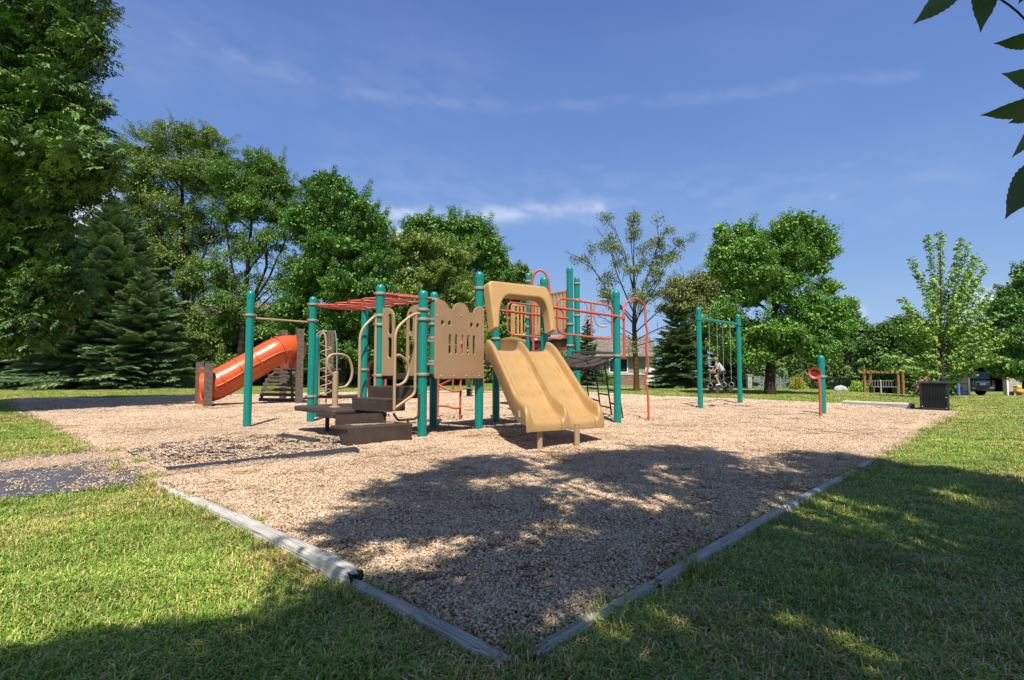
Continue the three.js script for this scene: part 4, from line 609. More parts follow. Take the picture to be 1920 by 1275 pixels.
{
  const b = gnd(880, 745), D = -b.z, t = thing('spring_rider', 'small green spring rider far behind the brown play panel', 'spring rider', b), coil = []; for (let i = 0; i <= 60; i++) { const a = i / 60 * 6.28 * 5; coil.push(V(b.x + Math.cos(a) * 0.09, i / 60 * 0.30, b.z + Math.sin(a) * 0.09)); }
  part('spring', merge(curve(coil, 0.02, 160)), mat.black, t); part('spring_plate', new THREE.CylinderGeometry(0.14, 0.14, 0.03, 16).translate(b.x, 0.31, b.z), mat.steel, t);
  const body = new THREE.SphereGeometry(1, 20, 14); body.scale(0.14, 0.28, 0.40); body.translate(b.x, 0.62, b.z); const head = new THREE.SphereGeometry(0.15, 16, 12); head.translate(b.x + 0.01, 0.86, b.z + 0.34); part('body', merge([body, head]), std({ color: C(0.10, 0.27, 0.06), roughness: 0.35, map: mottleTex }), t);
  part('handle', merge(pipe([V(b.x - 0.2, 0.9, b.z + 0.1), V(b.x + 0.2, 0.9, b.z + 0.1)], 0.016)), mat.black, t);
  const f = gnd(906, 737), D2 = -f.z, k = thing('spindle_climber', 'thin red upright climber with short rungs far behind the slide', 'climber', f), y1 = at(906, 684, D2).y; part('pole', rod(f.clone().setY(-0.1), f.clone().setY(y1), 0.035), mat.red, k);
  for (let i = 0; i < 5; i++) { const y = lerp(0.35, y1 - 0.03, i / 4); part('rung', rod(V(f.x - 0.12, y, f.z), V(f.x + 0.12, y, f.z), 0.02), mat.red, k); }
}
// ================================================================ DARK BIN
{
  const a = gnd(1726, 770), b = a.clone().add(V(0.74, 0, 0.67).normalize().multiplyScalar(0.50)), w = a.distanceTo(b), t = thing('storage_bin', 'dark green ribbed metal bin with a lid at the corner of the bed', 'bin', a.clone().lerp(b, 0.5)), d = b.clone().sub(a).normalize(), n = V(d.z, 0, -d.x); if (n.z > 0) n.negate();
  const q = (u, v, y) => a.clone().addScaledVector(d, u).addScaledVector(n, v).setY(y), dep = w * 1.25, H = 0.62;
  part('body', orient(box(w - 0.03, H, dep - 0.03, 0.01), q(w / 2, dep / 2, H / 2), d), mat.bin, t); part('base', orient(box(w + 0.02, 0.09, dep + 0.02, 0.012), q(w / 2, dep / 2, 0.03), d), mat.bin, t); part('lid', orient(box(w + 0.07, 0.045, dep + 0.07, 0.015), q(w / 2, dep / 2, H + 0.03), d), mat.bin, t);
  for (let i = 0; i < 17; i++) part('rib', orient(box(0.012, H - 0.12, 0.014, 0.003), q(w * (i + 0.8) / 18, 0.004, H / 2 + 0.02), d), mat.bin, t);
  for (let i = 0; i < 14; i++) part('rib', orient(box(0.014, H - 0.12, 0.012, 0.003), q(w - 0.006, dep * (i + 1) / 15, H / 2 + 0.02), d), mat.bin, t);
  for (const u of [0.015, w - 0.015]) part('corner_post', orient(box(0.045, H, 0.045, 0.006), q(u, 0.01, H / 2), d), mat.bin, t);
  for (const [u, y] of [[0.04, 0.1], [w - 0.03, 0.32], [w - 0.03, 0.08]]) { const p = q(u, -0.016, y); part('latch', new THREE.SphereGeometry(0.012, 8, 6).translate(p.x, p.y, p.z), mat.bolt, t); }
  part('handle', merge(curve([q(w * 0.35, dep * 0.8, H + 0.05), q(w * 0.5, dep * 0.8, H + 0.19), q(w * 0.72, dep * 0.8, H + 0.17), q(w * 0.88, dep * 0.8, H + 0.05)], 0.012)), mat.black, t);
}
// ================================================================ HOUSES
const paint = (r, g, b, extra = {}) => std({ color: C(r, g, b), roughness: 0.8, ...extra });
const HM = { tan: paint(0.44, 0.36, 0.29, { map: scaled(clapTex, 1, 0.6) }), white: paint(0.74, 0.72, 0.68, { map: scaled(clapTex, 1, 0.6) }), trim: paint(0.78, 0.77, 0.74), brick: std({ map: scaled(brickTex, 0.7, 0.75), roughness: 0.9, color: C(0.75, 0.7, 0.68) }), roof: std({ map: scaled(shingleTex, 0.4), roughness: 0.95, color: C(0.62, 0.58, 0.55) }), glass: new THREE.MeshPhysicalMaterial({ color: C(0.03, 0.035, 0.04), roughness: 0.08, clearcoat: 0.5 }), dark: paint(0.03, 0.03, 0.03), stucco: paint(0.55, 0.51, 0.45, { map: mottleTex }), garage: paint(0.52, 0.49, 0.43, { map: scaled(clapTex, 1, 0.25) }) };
function roofGable(cx, y, cz, w, d, rise, over, axis) {      // ridge along x ('x') or z
  const W = w / 2 + over, Dp = d / 2 + over, th = 0.14; const s = new THREE.Shape(); const half = axis === 'x' ? Dp : W, len = axis === 'x' ? W * 2 : Dp * 2; s.moveTo(-half, 0); s.lineTo(0, rise); s.lineTo(half, 0); s.lineTo(half, -th); s.lineTo(0, rise - th); s.lineTo(-half, -th); s.closePath(); const g = new THREE.ExtrudeGeometry(s, { depth: len, bevelEnabled: false }); g.translate(0, 0, -len / 2); if (axis === 'x') g.rotateY(Math.PI / 2); return g.translate(cx, y, cz);
}
function gableEnd(cx, y, cz, half, rise, depth, axis) { const s = new THREE.Shape(); s.moveTo(-half, 0); s.lineTo(half, 0); s.lineTo(0, rise); s.closePath(); const g = new THREE.ExtrudeGeometry(s, { depth, bevelEnabled: false }); g.translate(0, 0, -depth / 2); if (axis === 'x') g.rotateY(Math.PI / 2); return uvBox(g.translate(cx, y, cz)); }
function windowAt(parent, x, y, z, w, h, dirZ = 1) { const f = part('window', merge([box(w + 0.16, 0.1, 0.08).translate(x, y + h / 2 + 0.05, z), box(w + 0.2, 0.1, 0.12).translate(x, y - h / 2 - 0.05, z), box(0.09, h, 0.08).translate(x - w / 2 - 0.045, y, z), box(0.09, h, 0.08).translate(x + w / 2 + 0.045, y, z), box(0.05, h, 0.06).translate(x, y, z)]), HM.trim, parent); for (const s of [-1, 1]) part('pane', box(w / 2 - 0.03, h, 0.02).translate(x + s * w / 4, y, z - 0.015), HM.glass, f); return f; }
{
  // single-storey house with brick footing, straight ahead
  const z = -46, x0 = 4.2, x1 = 12.6, y = lawnH(8, z) - 0.1, t = thing('brick_house', 'low tan house with grey roof and brick lower wall behind the slim tree', 'house', V((x0 + x1) / 2, y, z));
  const w = x1 - x0, cx = (x0 + x1) / 2; part('wall', box(w, 1.6, 8).translate(cx, y + 1.0 + 0.8, z - 4), HM.tan, t); part('brick_base', box(w + 0.08, 1.0, 8.08).translate(cx, y + 0.5, z - 4), HM.brick, t); part('sill_band', box(w + 0.16, 0.08, 8.16).translate(cx, y + 1.03, z - 4), HM.trim, t);
  part('roof', uvBox(roofGable(cx, y + 2.58, z - 4, w, 8, 2.0, 0.5, 'x'), 1), HM.roof, t); part('gable', gableEnd(x1 - 0.06, y + 2.6, z - 4, 4, 1.85, 0.1, 'x'), HM.tan, t); part('gutter', box(w + 1.0, 0.12, 0.12).translate(cx, y + 2.5, z + 0.5), HM.dark, t);
  windowAt(t, 9.3, y + 1.78, z + 0.03, 1.5, 1.1); windowAt(t, 6.0, y + 1.78, z + 0.03, 1.3, 1.1); part('downspout', box(0.1, 2.4, 0.1).translate(x1 - 0.2, y + 1.25, z + 0.08), HM.trim, t); part('corner_board', box(0.7, 2.3, 0.06).translate(x1 - 0.6, y + 1.3, z + 0.05), HM.trim, t);
}
{
  // two-storey house with a raised deck behind the left trees
  const z = -44, y = -0.1, x0 = -30, x1 = -21.4, cx = (x0 + x1) / 2, w = x1 - x0, t = thing('white_house', 'two-storey pale house with a raised wooden deck hidden behind the left trees', 'house', V(cx, y, z));
  part('wall', box(w, 5.2, 8).translate(cx, y + 2.6, z - 4), HM.white, t); part('roof', uvBox(roofGable(cx, y + 5.1, z - 4, w, 8, 2.2, 0.5, 'x'), 1), HM.roof, t); part('fascia', box(w + 1, 0.22, 0.1).translate(cx, y + 5.06, z + 0.54), HM.trim, t);
  windowAt(t, -24.2, y + 3.6, z + 0.03, 1.5, 1.2); windowAt(t, -27.2, y + 3.6, z + 0.03, 1.6, 1.9); windowAt(t, -23, y + 1.1, z + 0.03, 1.4, 1.2);
  part('deck_platform', box(7.5, 0.22, 3).translate(-25, y + 2.35, z + 1.6), mat.oldPost, t); for (const x of [-28.5, -25, -21.6]) part('deck_post', box(0.16, 2.3, 0.16).translate(x, y + 1.15, z + 2.9), mat.oldPost, t); part('deck_rail', box(7.5, 0.1, 0.1).translate(-25, y + 3.35, z + 3.05), HM.trim, t); for (let i = 0; i < 30; i++) part('baluster', box(0.04, 0.85, 0.04).translate(-28.6 + i * 0.25, y + 2.9, z + 3.05), HM.trim, t);
}
const SUVD = 36, SUVX = (1827 - 960) / FOCAL * SUVD, SUVY = lawnH(SUVX, -SUVD);
{
  // house with open garage on the right
  const z = -35.2, gx = SUVX, y = lawnH(gx, z) - 0.02, t = thing('garage_house', 'tan house with an open garage behind the young maple on the right', 'house', V(gx, y, z));
  const wall = (a, b, y0, y1, m, dz = 0, th = 0.25) => part('wall', box(b - a, y1 - y0, th).translate((a + b) / 2, y + (y0 + y1) / 2, z + dz), m, t);
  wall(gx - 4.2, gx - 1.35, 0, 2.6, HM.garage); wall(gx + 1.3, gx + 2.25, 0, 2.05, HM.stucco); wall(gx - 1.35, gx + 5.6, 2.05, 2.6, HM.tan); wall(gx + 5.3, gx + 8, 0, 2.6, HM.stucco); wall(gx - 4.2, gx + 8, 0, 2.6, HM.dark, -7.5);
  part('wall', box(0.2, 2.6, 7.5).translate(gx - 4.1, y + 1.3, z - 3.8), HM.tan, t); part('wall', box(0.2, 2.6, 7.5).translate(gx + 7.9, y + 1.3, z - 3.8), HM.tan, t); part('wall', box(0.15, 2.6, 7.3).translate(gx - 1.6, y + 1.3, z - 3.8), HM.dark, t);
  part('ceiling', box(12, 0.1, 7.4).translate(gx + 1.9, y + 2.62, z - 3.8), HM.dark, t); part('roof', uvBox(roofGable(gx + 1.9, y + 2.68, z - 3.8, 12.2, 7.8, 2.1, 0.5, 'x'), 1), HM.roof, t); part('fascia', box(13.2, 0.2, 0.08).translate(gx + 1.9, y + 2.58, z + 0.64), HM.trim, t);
  part('door_jamb', box(0.12, 2.05, 0.3).translate(gx - 1.3, y + 1.02, z + 0.02), HM.trim, t); part('door_jamb', box(0.1, 2.05, 0.3).translate(gx + 1.26, y + 1.02, z + 0.02), HM.trim, t);
  for (const gy of [0.5, 1.0, 1.5, 2.0]) part('door_panel_joint', box(2.6, 0.03, 0.02).translate(gx - 3.0, y + gy, z + 0.135), HM.dark, t);
  ribbon('driveway', [V(gx - 6, 0, -34.0), V(gx - 1, 0, -33.6), V(gx + 7, 0, -33.2), V(gx + 16, 0, -33)], 2.6, mat.concrete, 0.012);
}
{
  // dark SUV seen from behind, half in the garage
  const t = thing('parked_car', 'black SUV parked in the open garage, rear towards the playground', 'car', V(SUVX, SUVY, -SUVD)), x = SUVX, y = SUVY + 0.02, z = -SUVD + 0.4, bm = new THREE.MeshPhysicalMaterial({ color: C(0.012, 0.013, 0.016), roughness: 0.25, clearcoat: 1, clearcoatRoughness: 0.08 });
  const prof = [[0, 0.45], [0.02, 0.95], [0.16, 1.02], [0.34, 1.62], [0.5, 1.70], [2.6, 1.70], [3.3, 1.16], [4.5, 1.05], [4.65, 0.85], [4.65, 0.42]], s = new THREE.Shape(prof.map(([a, b]) => new THREE.Vector2(a, b))), g = plate(s, 1.62, 0.12, 4); g.rotateY(Math.PI / 2); g.translate(x - 0.81, y, z - 0.05); part('body', uvBox(g), bm, t);
  const rear = (w, h, cx, cy, dz, m, name, r = 0.02) => part(name, box(w, h, 0.03, r).translate(x + cx, y + cy, z + dz), m, t);
  const win = box(1.36, 0.5, 0.03, 0.012); win.rotateX(-0.29); win.translate(x, y + 1.34, z + -0.12 + 0.03); part('rear_window', win, HM.glass, t);
  rear(1.72, 0.24, 0, 0.55, 0.10, std({ color: C(0.03, 0.03, 0.035), roughness: 0.5 }), 'bumper'); rear(0.42, 0.13, 0, 0.78, 0.115, paint(0.55, 0.58, 0.62), 'number_plate', 0.008); rear(0.9, 0.04, 0, 0.9, 0.115, mat.steel, 'chrome_strip', 0.008); for (const sx of [-1, 1]) { rear(0.2, 0.36, sx * 0.74, 0.86, 0.10, std({ color: C(0.10, 0.008, 0.008), roughness: 0.2 }), 'tail_light'); rear(0.3, 0.06, sx * 0.6, 0.52, 0.125, mat.steel, 'reflector', 0.01); }
  for (const sx of [-0.78, 0.78]) for (const dz of [-0.95, -3.7]) { const w = part('wheel', new THREE.CylinderGeometry(0.36, 0.36, 0.24, 24).rotateZ(Math.PI / 2).translate(x + sx, y + 0.36, z + dz), mat.rubber, t); part('rim', new THREE.CylinderGeometry(0.22, 0.22, 0.26, 16).rotateZ(Math.PI / 2).translate(x + sx, y + 0.36, z + dz), mat.steel, w); }
}
// ================================================================ YARD THINGS BEYOND
const lawnAt = (px, D) => { const p = at(px, 700, D); p.y = lawnH(p.x, p.z); return p; };
{
  // cedar arbour
  const m = std({ color: C(0.42, 0.20, 0.075), map: grainTex, roughness: 0.8 }), a = lawnAt(1620, 29), t = thing('cedar_arbour', 'orange-brown cedar arbour standing at the yard edge on the right', 'arbour', a), b = lawnAt(1631, 30.2), c = lawnAt(1683, 29), d = lawnAt(1692, 30.2), top = 0.62;
  for (const p of [a, b, c, d]) part('arbour_post', box(0.12, 1.5, 0.12, 0.01).translate(p.x, p.y + 0.55, p.z), m, t); const y = a.y + 1.12; part('arbour_beam', bar(V(a.x - 0.3, y, a.z), V(c.x + 0.4, y, c.z), 0.07, 0.10), m, t); part('arbour_beam', bar(V(b.x - 0.3, y, b.z), V(d.x + 0.4, y, d.z), 0.07, 0.10), m, t);
  for (let i = 0; i < 8; i++) { const k = i / 7; part('rafter', bar(V(lerp(a.x, c.x, k), y + 0.085, a.z + 0.2), V(lerp(b.x, d.x, k), y + 0.085, b.z - 0.2), 0.04, 0.06), m, t); }
}
{
  const q = lawnAt(1655, 28), t = thing('slatted_bench', 'low grey slatted bench beside the cedar arbour', 'bench', q), m = paint(0.13, 0.12, 0.10); for (let i = 0; i < 9; i++) part('slat', box(0.05, 0.34, 0.03).translate(q.x - 0.6 + i * 0.15, q.y + 0.5, q.z - 0.2), m, t); part('backrest_rail', box(1.4, 0.06, 0.05).translate(q.x, q.y + 0.7, q.z - 0.2), m, t); part('seat', box(1.4, 0.05, 0.42).translate(q.x, q.y + 0.38, q.z), m, t); for (const s of [-0.62, 0.62]) part('leg', box(0.06, 0.4, 0.4).translate(q.x + s, q.y + 0.19, q.z), m, t);
  const p = lawnAt(1650.5, 24), k = thing('thin_post', 'thin grey post standing alone on the lawn in front of the arbour', 'post', p); part('pole', rod(V(p.x, p.y - 0.1, p.z), V(p.x, p.y + 0.62, p.z), 0.035), paint(0.4, 0.39, 0.37), k); part('post_cap', new THREE.SphereGeometry(0.045, 12, 8).translate(p.x, p.y + 0.63, p.z), mat.steel, k);
  const u = lawnAt(1796, 26), bl = thing('blue_post', 'bright blue marker post on the lawn right of the dark bin', 'post', u), bm = paint(0.10, 0.16, 0.62); part('pole', rod(V(u.x, u.y - 0.1, u.z), V(u.x, u.y + 0.62, u.z), 0.055, 0.05, 14), bm, bl); part('post_cap', new THREE.SphereGeometry(0.052, 12, 8).scale(1, 0.6, 1).translate(u.x, u.y + 0.62, u.z), bm, bl);
  const toy = lawnAt(1909, 34), tt = thing('ride_on_toy', 'small orange and yellow toy standing by the garage pillar', 'toy', toy); part('body', box(0.55, 0.28, 0.4, 0.12).translate(toy.x, toy.y + 0.3, toy.z), paint(0.72, 0.32, 0.02), tt); part('seat', box(0.3, 0.22, 0.36, 0.08).translate(toy.x - 0.1, toy.y + 0.58, toy.z), paint(0.7, 0.5, 0.03), tt); for (const [s, d] of [[-0.27, 0.24], [0.27, 0.24], [-0.27, -0.24], [0.27, -0.24]]) part('wheel', new THREE.CylinderGeometry(0.14, 0.14, 0.08, 16).rotateX(Math.PI / 2).translate(toy.x + s, toy.y + 0.14, toy.z + d), mat.rubber, tt);
}
{
  // grey wire fence behind the ash and dark picket fence beyond the yard
  const a = lawnAt(1402, 33), b = lawnAt(1482, 35), t = thing('wire_fence', 'low grey wire mesh fence behind the broad ash trunk', 'fence', a), n = 4; for (let i = 0; i <= n; i++) { const p = a.clone().lerp(b, i / n); part('fence_post', rod(V(p.x, p.y - 0.1, p.z), V(p.x, p.y + 0.75, p.z), 0.035), mat.steel, t); }
  part('top_rail', rod(a.clone().add(V(0, 0.75, 0)), b.clone().add(V(0, 0.55, 0)), 0.025), mat.steel, t); const wires = []; for (let i = 0; i < 46; i++) for (const s of [0, 1]) { const t0 = i / 46, t1 = t0 + (s ? 0.18 : -0.18); if (t1 < 0 || t1 > 1) continue; const h = (k) => lerp(0.75, 0.55, k); wires.push(rod(a.clone().lerp(b, t0).add(V(0, 0.02, 0)), a.clone().lerp(b, t1).add(V(0, h(t1), 0)), 0.006, 0.006, 4)); } const mesh = part('wire_mesh', merge(wires), mat.steel, t); mesh.userData.kind = 'stuff';
  const c = lawnAt(1500, 36), d = lawnAt(1625, 37), f = thing('picket_fence', 'dark metal picket fence in front of the far garden', 'fence', c), N = 44; for (let i = 0; i <= N; i++) { const p = c.clone().lerp(d, i / N); part('picket', rod(V(p.x, p.y - 0.05, p.z), V(p.x, p.y + 0.95, p.z), i % 8 ? 0.018 : 0.04, i % 8 ? 0.014 : 0.04, 6), mat.black, f); } for (const y of [0.15, 0.85]) part('fence_rail', rod(c.clone().add(V(0, y, 0)), d.clone().add(V(0, y, 0)), 0.022), mat.black, f);
  const e = lawnAt(1404, 29), o = thing('stone_post', 'short pale stone post at the end of the wire fence', 'post', e); part('shaft', box(0.24, 0.72, 0.24, 0.03).translate(e.x, e.y + 0.36, e.z), HM.stucco, o); part('cap', box(0.3, 0.07, 0.3, 0.02).translate(e.x, e.y + 0.75, e.z), HM.stucco, o);
  for (const [px, D, r, label] of [[1576, 32, 0.24, 'big white boulder in the flower bed right of the talk tube'], [1596, 33, 0.13, 'small white boulder in the flower bed right of the talk tube']]) { const p = lawnAt(px, D), g = new THREE.IcosahedronGeometry(1, 3), q = g.attributes.position; for (let i = 0; i < q.count; i++) { const k = 0.8 + 0.4 * fbm(q.getX(i) * 2 + px, q.getY(i) * 2 + q.getZ(i) * 1.7, 3); q.setXYZ(i, q.getX(i) * k * r * 1.6, q.getY(i) * k * r, q.getZ(i) * k * r); } const gg = mergeVertices(g); gg.computeVertexNormals(); gg.translate(p.x, p.y + r * 0.45, p.z); soloMesh('boulder', uvBox(gg), paint(0.62, 0.6, 0.56, { map: mottleTex }), label, 'boulder', 'boulders in the flower bed'); }
}
// ================================================================ PERSON ON A BICYCLE, far behind the swings
{
  const D = 27, o = lawnAt(1350, D), f = -1;       // heading left
  const bike = thing('bicycle', 'dark bicycle ridden along the walk behind the swings', 'bicycle', o), X = (dx, y, dz = 0) => V(o.x + dx * f, o.y + y, o.z + dz), R = 0.3;
  for (const dx of [-0.46, 0.5]) { const w = part('wheel', new THREE.TorusGeometry(R, 0.022, 8, 30).translate(...X(dx, R + 0.02).toArray()), mat.rubber, bike); const sp = []; for (let i = 0; i < 12; i++) { const a = i / 12 * 6.283; sp.push(rod(X(dx, R + 0.02), X(dx, R + 0.02).add(V(Math.cos(a) * R, Math.sin(a) * R, 0)), 0.003, 0.003, 4)); } part('spokes', merge(sp), mat.black, w); }
  part('frame', merge([[X(-0.46, 0.32), X(0, 0.3)], [X(0, 0.3), X(-0.13, 0.78)], [X(-0.12, 0.72), X(0.34, 0.74)], [X(0, 0.3), X(0.36, 0.66)], [X(0.32, 0.88), X(0.5, 0.32)], [X(-0.46, 0.32), X(-0.12, 0.72)]].map(([a, b]) => rod(a, b, 0.018))), mat.black, bike);
  part('saddle', new THREE.SphereGeometry(1, 14, 8).scale(0.13, 0.035, 0.07).translate(...X(-0.15, 0.82).toArray()), mat.black, bike); part('handlebar', merge(pipe([X(0.34, 0.9, 0.22), X(0.36, 0.92, 0), X(0.34, 0.9, -0.22)], 0.014)), mat.black, bike); part('pedals', merge([rod(X(0, 0.3, 0.05), X(0.13, 0.2, 0.08), 0.012), rod(X(0, 0.3, -0.05), X(-0.13, 0.4, -0.08), 0.012), box(0.1, 0.02, 0.08).translate(...X(0.13, 0.2, 0.12).toArray()), box(0.1, 0.02, 0.08).translate(...X(-0.13, 0.4, -0.12).toArray())]), mat.black, bike);
  // joints: [from, to, r0, r1, colour]
  const skin = [0.50, 0.29, 0.20], shirt = [0.55, 0.53, 0.5], shorts = [0.015, 0.015, 0.018], hair = [0.30, 0.23, 0.15], shoe = [0.65, 0.65, 0.65];
  const hip = X(-0.14, 0.93), chest = X(0.10, 1.26), neck = X(0.17, 1.39), head = X(0.215, 1.52), bones = [];
  const B = (a, b, r0, r1, c) => bones.push([a, b, r0, r1, c]);
  B(hip, chest, 0.135, 0.145, shirt); B(chest, neck, 0.10, 0.055, shirt); B(neck, head, 0.05, 0.075, skin); B(head.clone().add(V(0, 0.035, 0)), head.clone().add(V(0.02, 0.06, 0)), 0.092, 0.088, hair);
  for (const s of [-1, 1]) { const h = hip.clone().add(V(0, -0.02, s * 0.09)), knee = s > 0 ? X(0.26, 0.66, s * 0.1) : X(0.22, 0.86, s * 0.1), ank = s > 0 ? X(0.08, 0.28, s * 0.12) : X(-0.15, 0.48, s * 0.12), toe = ank.clone().add(V(0.17 * f, -0.05, 0)); B(h, h.clone().lerp(knee, 0.7), 0.10, 0.078, shorts); B(h.clone().lerp(knee, 0.7), knee, 0.064, 0.055, skin); B(knee, ank, 0.055, 0.036, skin); B(ank.clone().add(V(0, -0.03, 0)), toe, 0.042, 0.034, shoe); const sh = chest.clone().add(V(0, 0.05, s * 0.17)), el = X(0.24, 1.06, s * 0.21), wr = X(0.37, 0.94, s * 0.19); B(sh, sh.clone().lerp(el, 0.6), 0.058, 0.05, shirt); B(sh.clone().lerp(el, 0.6), el, 0.042, 0.038, skin); B(el, wr, 0.038, 0.027, skin); B(wr, wr.clone().add(V(0.05 * f, -0.015, 0)), 0.034, 0.032, skin); }
  const N = 72, S = 0.95, ctr = X(0.03, 0.92), mc = new MarchingCubes(N, new THREE.MeshBasicMaterial(), false, false, 120000); mc.isolation = 0;
  const seg = (p, a, b, r0, r1) => { const ba = b.clone().sub(a), t = clamp(p.clone().sub(a).dot(ba) / ba.lengthSq()); return p.distanceTo(a.clone().addScaledVector(ba, t)) - lerp(r0, r1, t); };
  const p = V(0, 0, 0); for (let k = 0; k < N; k++) for (let j = 0; j < N; j++) for (let i = 0; i < N; i++) { p.set((i - N / 2) / (N / 2) * S + ctr.x, (j - N / 2) / (N / 2) * S + ctr.y, (k - N / 2) / (N / 2) * S + ctr.z); let d = 0, first = true; for (const [a, b, r0, r1] of bones) { const e = seg(p, a, b, r0, r1); if (first) { d = e; first = false; } else { const h = clamp(0.5 + 0.5 * (d - e) / 0.03); d = lerp(d, e, h) - 0.03 * h * (1 - h); } } mc.field[i + j * N + k * N * N] = -d; }
  mc.update(); const cnt = mc.count, pa = new Float32Array(cnt * 3), na = new Float32Array(cnt * 3), ca = new Float32Array(cnt * 3); for (let i = 0; i < cnt; i++) { p.set(mc.positionArray[3 * i] * S + ctr.x, mc.positionArray[3 * i + 1] * S + ctr.y, mc.positionArray[3 * i + 2] * S + ctr.z); pa.set([p.x, p.y, p.z], 3 * i); na.set([mc.normalArray[3 * i], mc.normalArray[3 * i + 1], mc.normalArray[3 * i + 2]], 3 * i); let best = 9, col = skin; for (const [a, b, r0, r1, c] of bones) { const e = seg(p, a, b, r0, r1); if (e < best) { best = e; col = c; } } ca.set(col, 3 * i); }
  let g = new THREE.BufferGeometry(); g.setAttribute('position', new THREE.BufferAttribute(pa, 3)); g.setAttribute('normal', new THREE.BufferAttribute(na, 3)); g.setAttribute('color', new THREE.BufferAttribute(ca, 3)); g.computeVertexNormals();
  const extra = []; const tint = (q, c) => { q = q.index ? q.toNonIndexed() : q; q.deleteAttribute('uv'); q.setAttribute('color', new THREE.BufferAttribute(new Float32Array(q.attributes.position.count * 3).map((_, i) => c[i % 3]), 3)); extra.push(q); };
  for (const s of [-1, 1]) { const w = X(0.42, 0.925, s * 0.19); for (let k = 0; k < 4; k++) { const c = w.clone().add(V(0, 0, (k - 1.5) * 0.018)); tint(rod(c, c.clone().add(V(0.03 * f, -0.012, 0)), 0.009, 0.008, 6), skin); tint(rod(c.clone().add(V(0.03 * f, -0.012, 0)), c.clone().add(V(0.022 * f, -0.035 + k * 0.002, 0)), 0.008, 0.007, 6), skin); } tint(rod(w.clone().add(V(-0.02 * f, -0.01, -s * 0.03)), w.clone().add(V(0.015 * f, -0.03, -s * 0.045)), 0.009, 0.007, 6), skin); }
  tint(new THREE.ConeGeometry(0.014, 0.03, 6).rotateZ(f * -Math.PI / 2).translate(...head.clone().add(V(0.085 * f, -0.01, 0)).toArray()), skin); for (const s of [-1, 1]) { tint(new THREE.SphereGeometry(0.009, 8, 6).translate(...head.clone().add(V(0.07 * f, 0.005, s * 0.03)).toArray()), shorts); tint(new THREE.SphereGeometry(0.02, 8, 6).scale(0.7, 1, 0.4).translate(...head.clone().add(V(0, -0.005, s * 0.08)).toArray()), skin); } tint(new THREE.BoxGeometry(0.008, 0.008, 0.04).translate(...head.clone().add(V(0.072 * f, -0.045, 0)).toArray()), [0.3, 0.1, 0.08]);
  g = mergeGeometries([g, ...extra]); g.translate(-o.x, -o.y, -o.z); const m = add(new THREE.Mesh(g, std({ vertexColors: true, color: 0xffffff, roughness: 0.8 })), scene); m.position.copy(o); m.name = 'person'; m.userData = { label: 'person in white top and dark shorts leaning forward beyond the swings', category: 'person' };
}

// ================================================================ VEGETATION
function leafGeo(n, R, len, wid, seed, { droop = 0.2, pinnate = false, flat = 0.7, tone = 0.22 } = {}) {   // a spray of single leaves
  const r = rng(seed), pos = [], col = [], up = V(0, 1, 0); 
  const leaf = (o, dir, nrm, L, W, c) => { const s = dir.clone().cross(nrm).normalize(), q = (a, b, k) => o.clone().addScaledVector(dir, a * L).addScaledVector(s, b * W).addScaledVector(nrm, k * W); const base = q(0, 0, 0), tip = q(1, 0, -0.25), a = q(0.42, 0.5, 0.14), b = q(0.42, -0.5, 0.14); for (const v of [base, a, tip, base, tip, b]) { pos.push(v.x, v.y, v.z); col.push(c[0], c[1], c[2]); } };
  for (let i = 0; i < n; i++) {
    const a = r() * 6.283, rad = Math.sqrt(r()) * R, o = V(Math.cos(a) * rad, (r() - 0.5) * 2 * R * flat, Math.sin(a) * rad), th = r() * 6.283, dir = V(Math.cos(th), -droop - r() * 0.5, Math.sin(th)).normalize(), nrm = V((r() - 0.5) * 1.1, 1, (r() - 0.5) * 1.1).normalize(), k = 1 + (r() - 0.5) * 2 * tone, warm = r() < 0.12 ? 1.25 : 1, c = [k * warm, k, k * (warm > 1 ? 0.8 : 1)];
    nrm.addScaledVector(dir, -nrm.dot(dir)).normalize();
    if (pinnate) { const s = dir.clone().cross(nrm).normalize(); for (let j = 0; j < 3; j++) for (const g of [-1, 1]) leaf(o.clone().addScaledVector(dir, len * 0.55 * j), dir.clone().multiplyScalar(0.75).addScaledVector(s, g * 0.7).normalize(), nrm, len * (0.75 + r() * 0.4), wid, c); leaf(o.clone().addScaledVector(dir, len * 1.5), dir, nrm, len, wid, c); }
    else leaf(o, dir, nrm, len * (0.75 + r() * 0.5), wid * (0.8 + r() * 0.4), c);
  }
  const g = new THREE.BufferGeometry(); g.setAttribute('position', new THREE.Float32BufferAttribute(pos, 3)); g.setAttribute('color', new THREE.Float32BufferAttribute(col, 3)); g.computeVertexNormals(); return g;
}
function limb(a, b, r0, r1, bend, r, seg = 6) {      // tapered, slightly crooked
  const out = [], d = b.clone().sub(a), side = V(r() - 0.5, (r() - 0.5) * 0.5 + 0.25, r() - 0.5).normalize().multiplyScalar(d.length() * bend); let p = a; const N = Math.max(2, Math.min(6, Math.round(d.length() / 0.6)));
  for (let i = 1; i <= N; i++) { const t = i / N, q = a.clone().addScaledVector(d, t).addScaledVector(side, Math.sin(t * Math.PI) * (0.6 + 0.4 * r())); out.push(rod(p, q, lerp(r0, r1, (i - 1) / N), lerp(r0, r1, t), seg, false)); p = q; } return out;
}
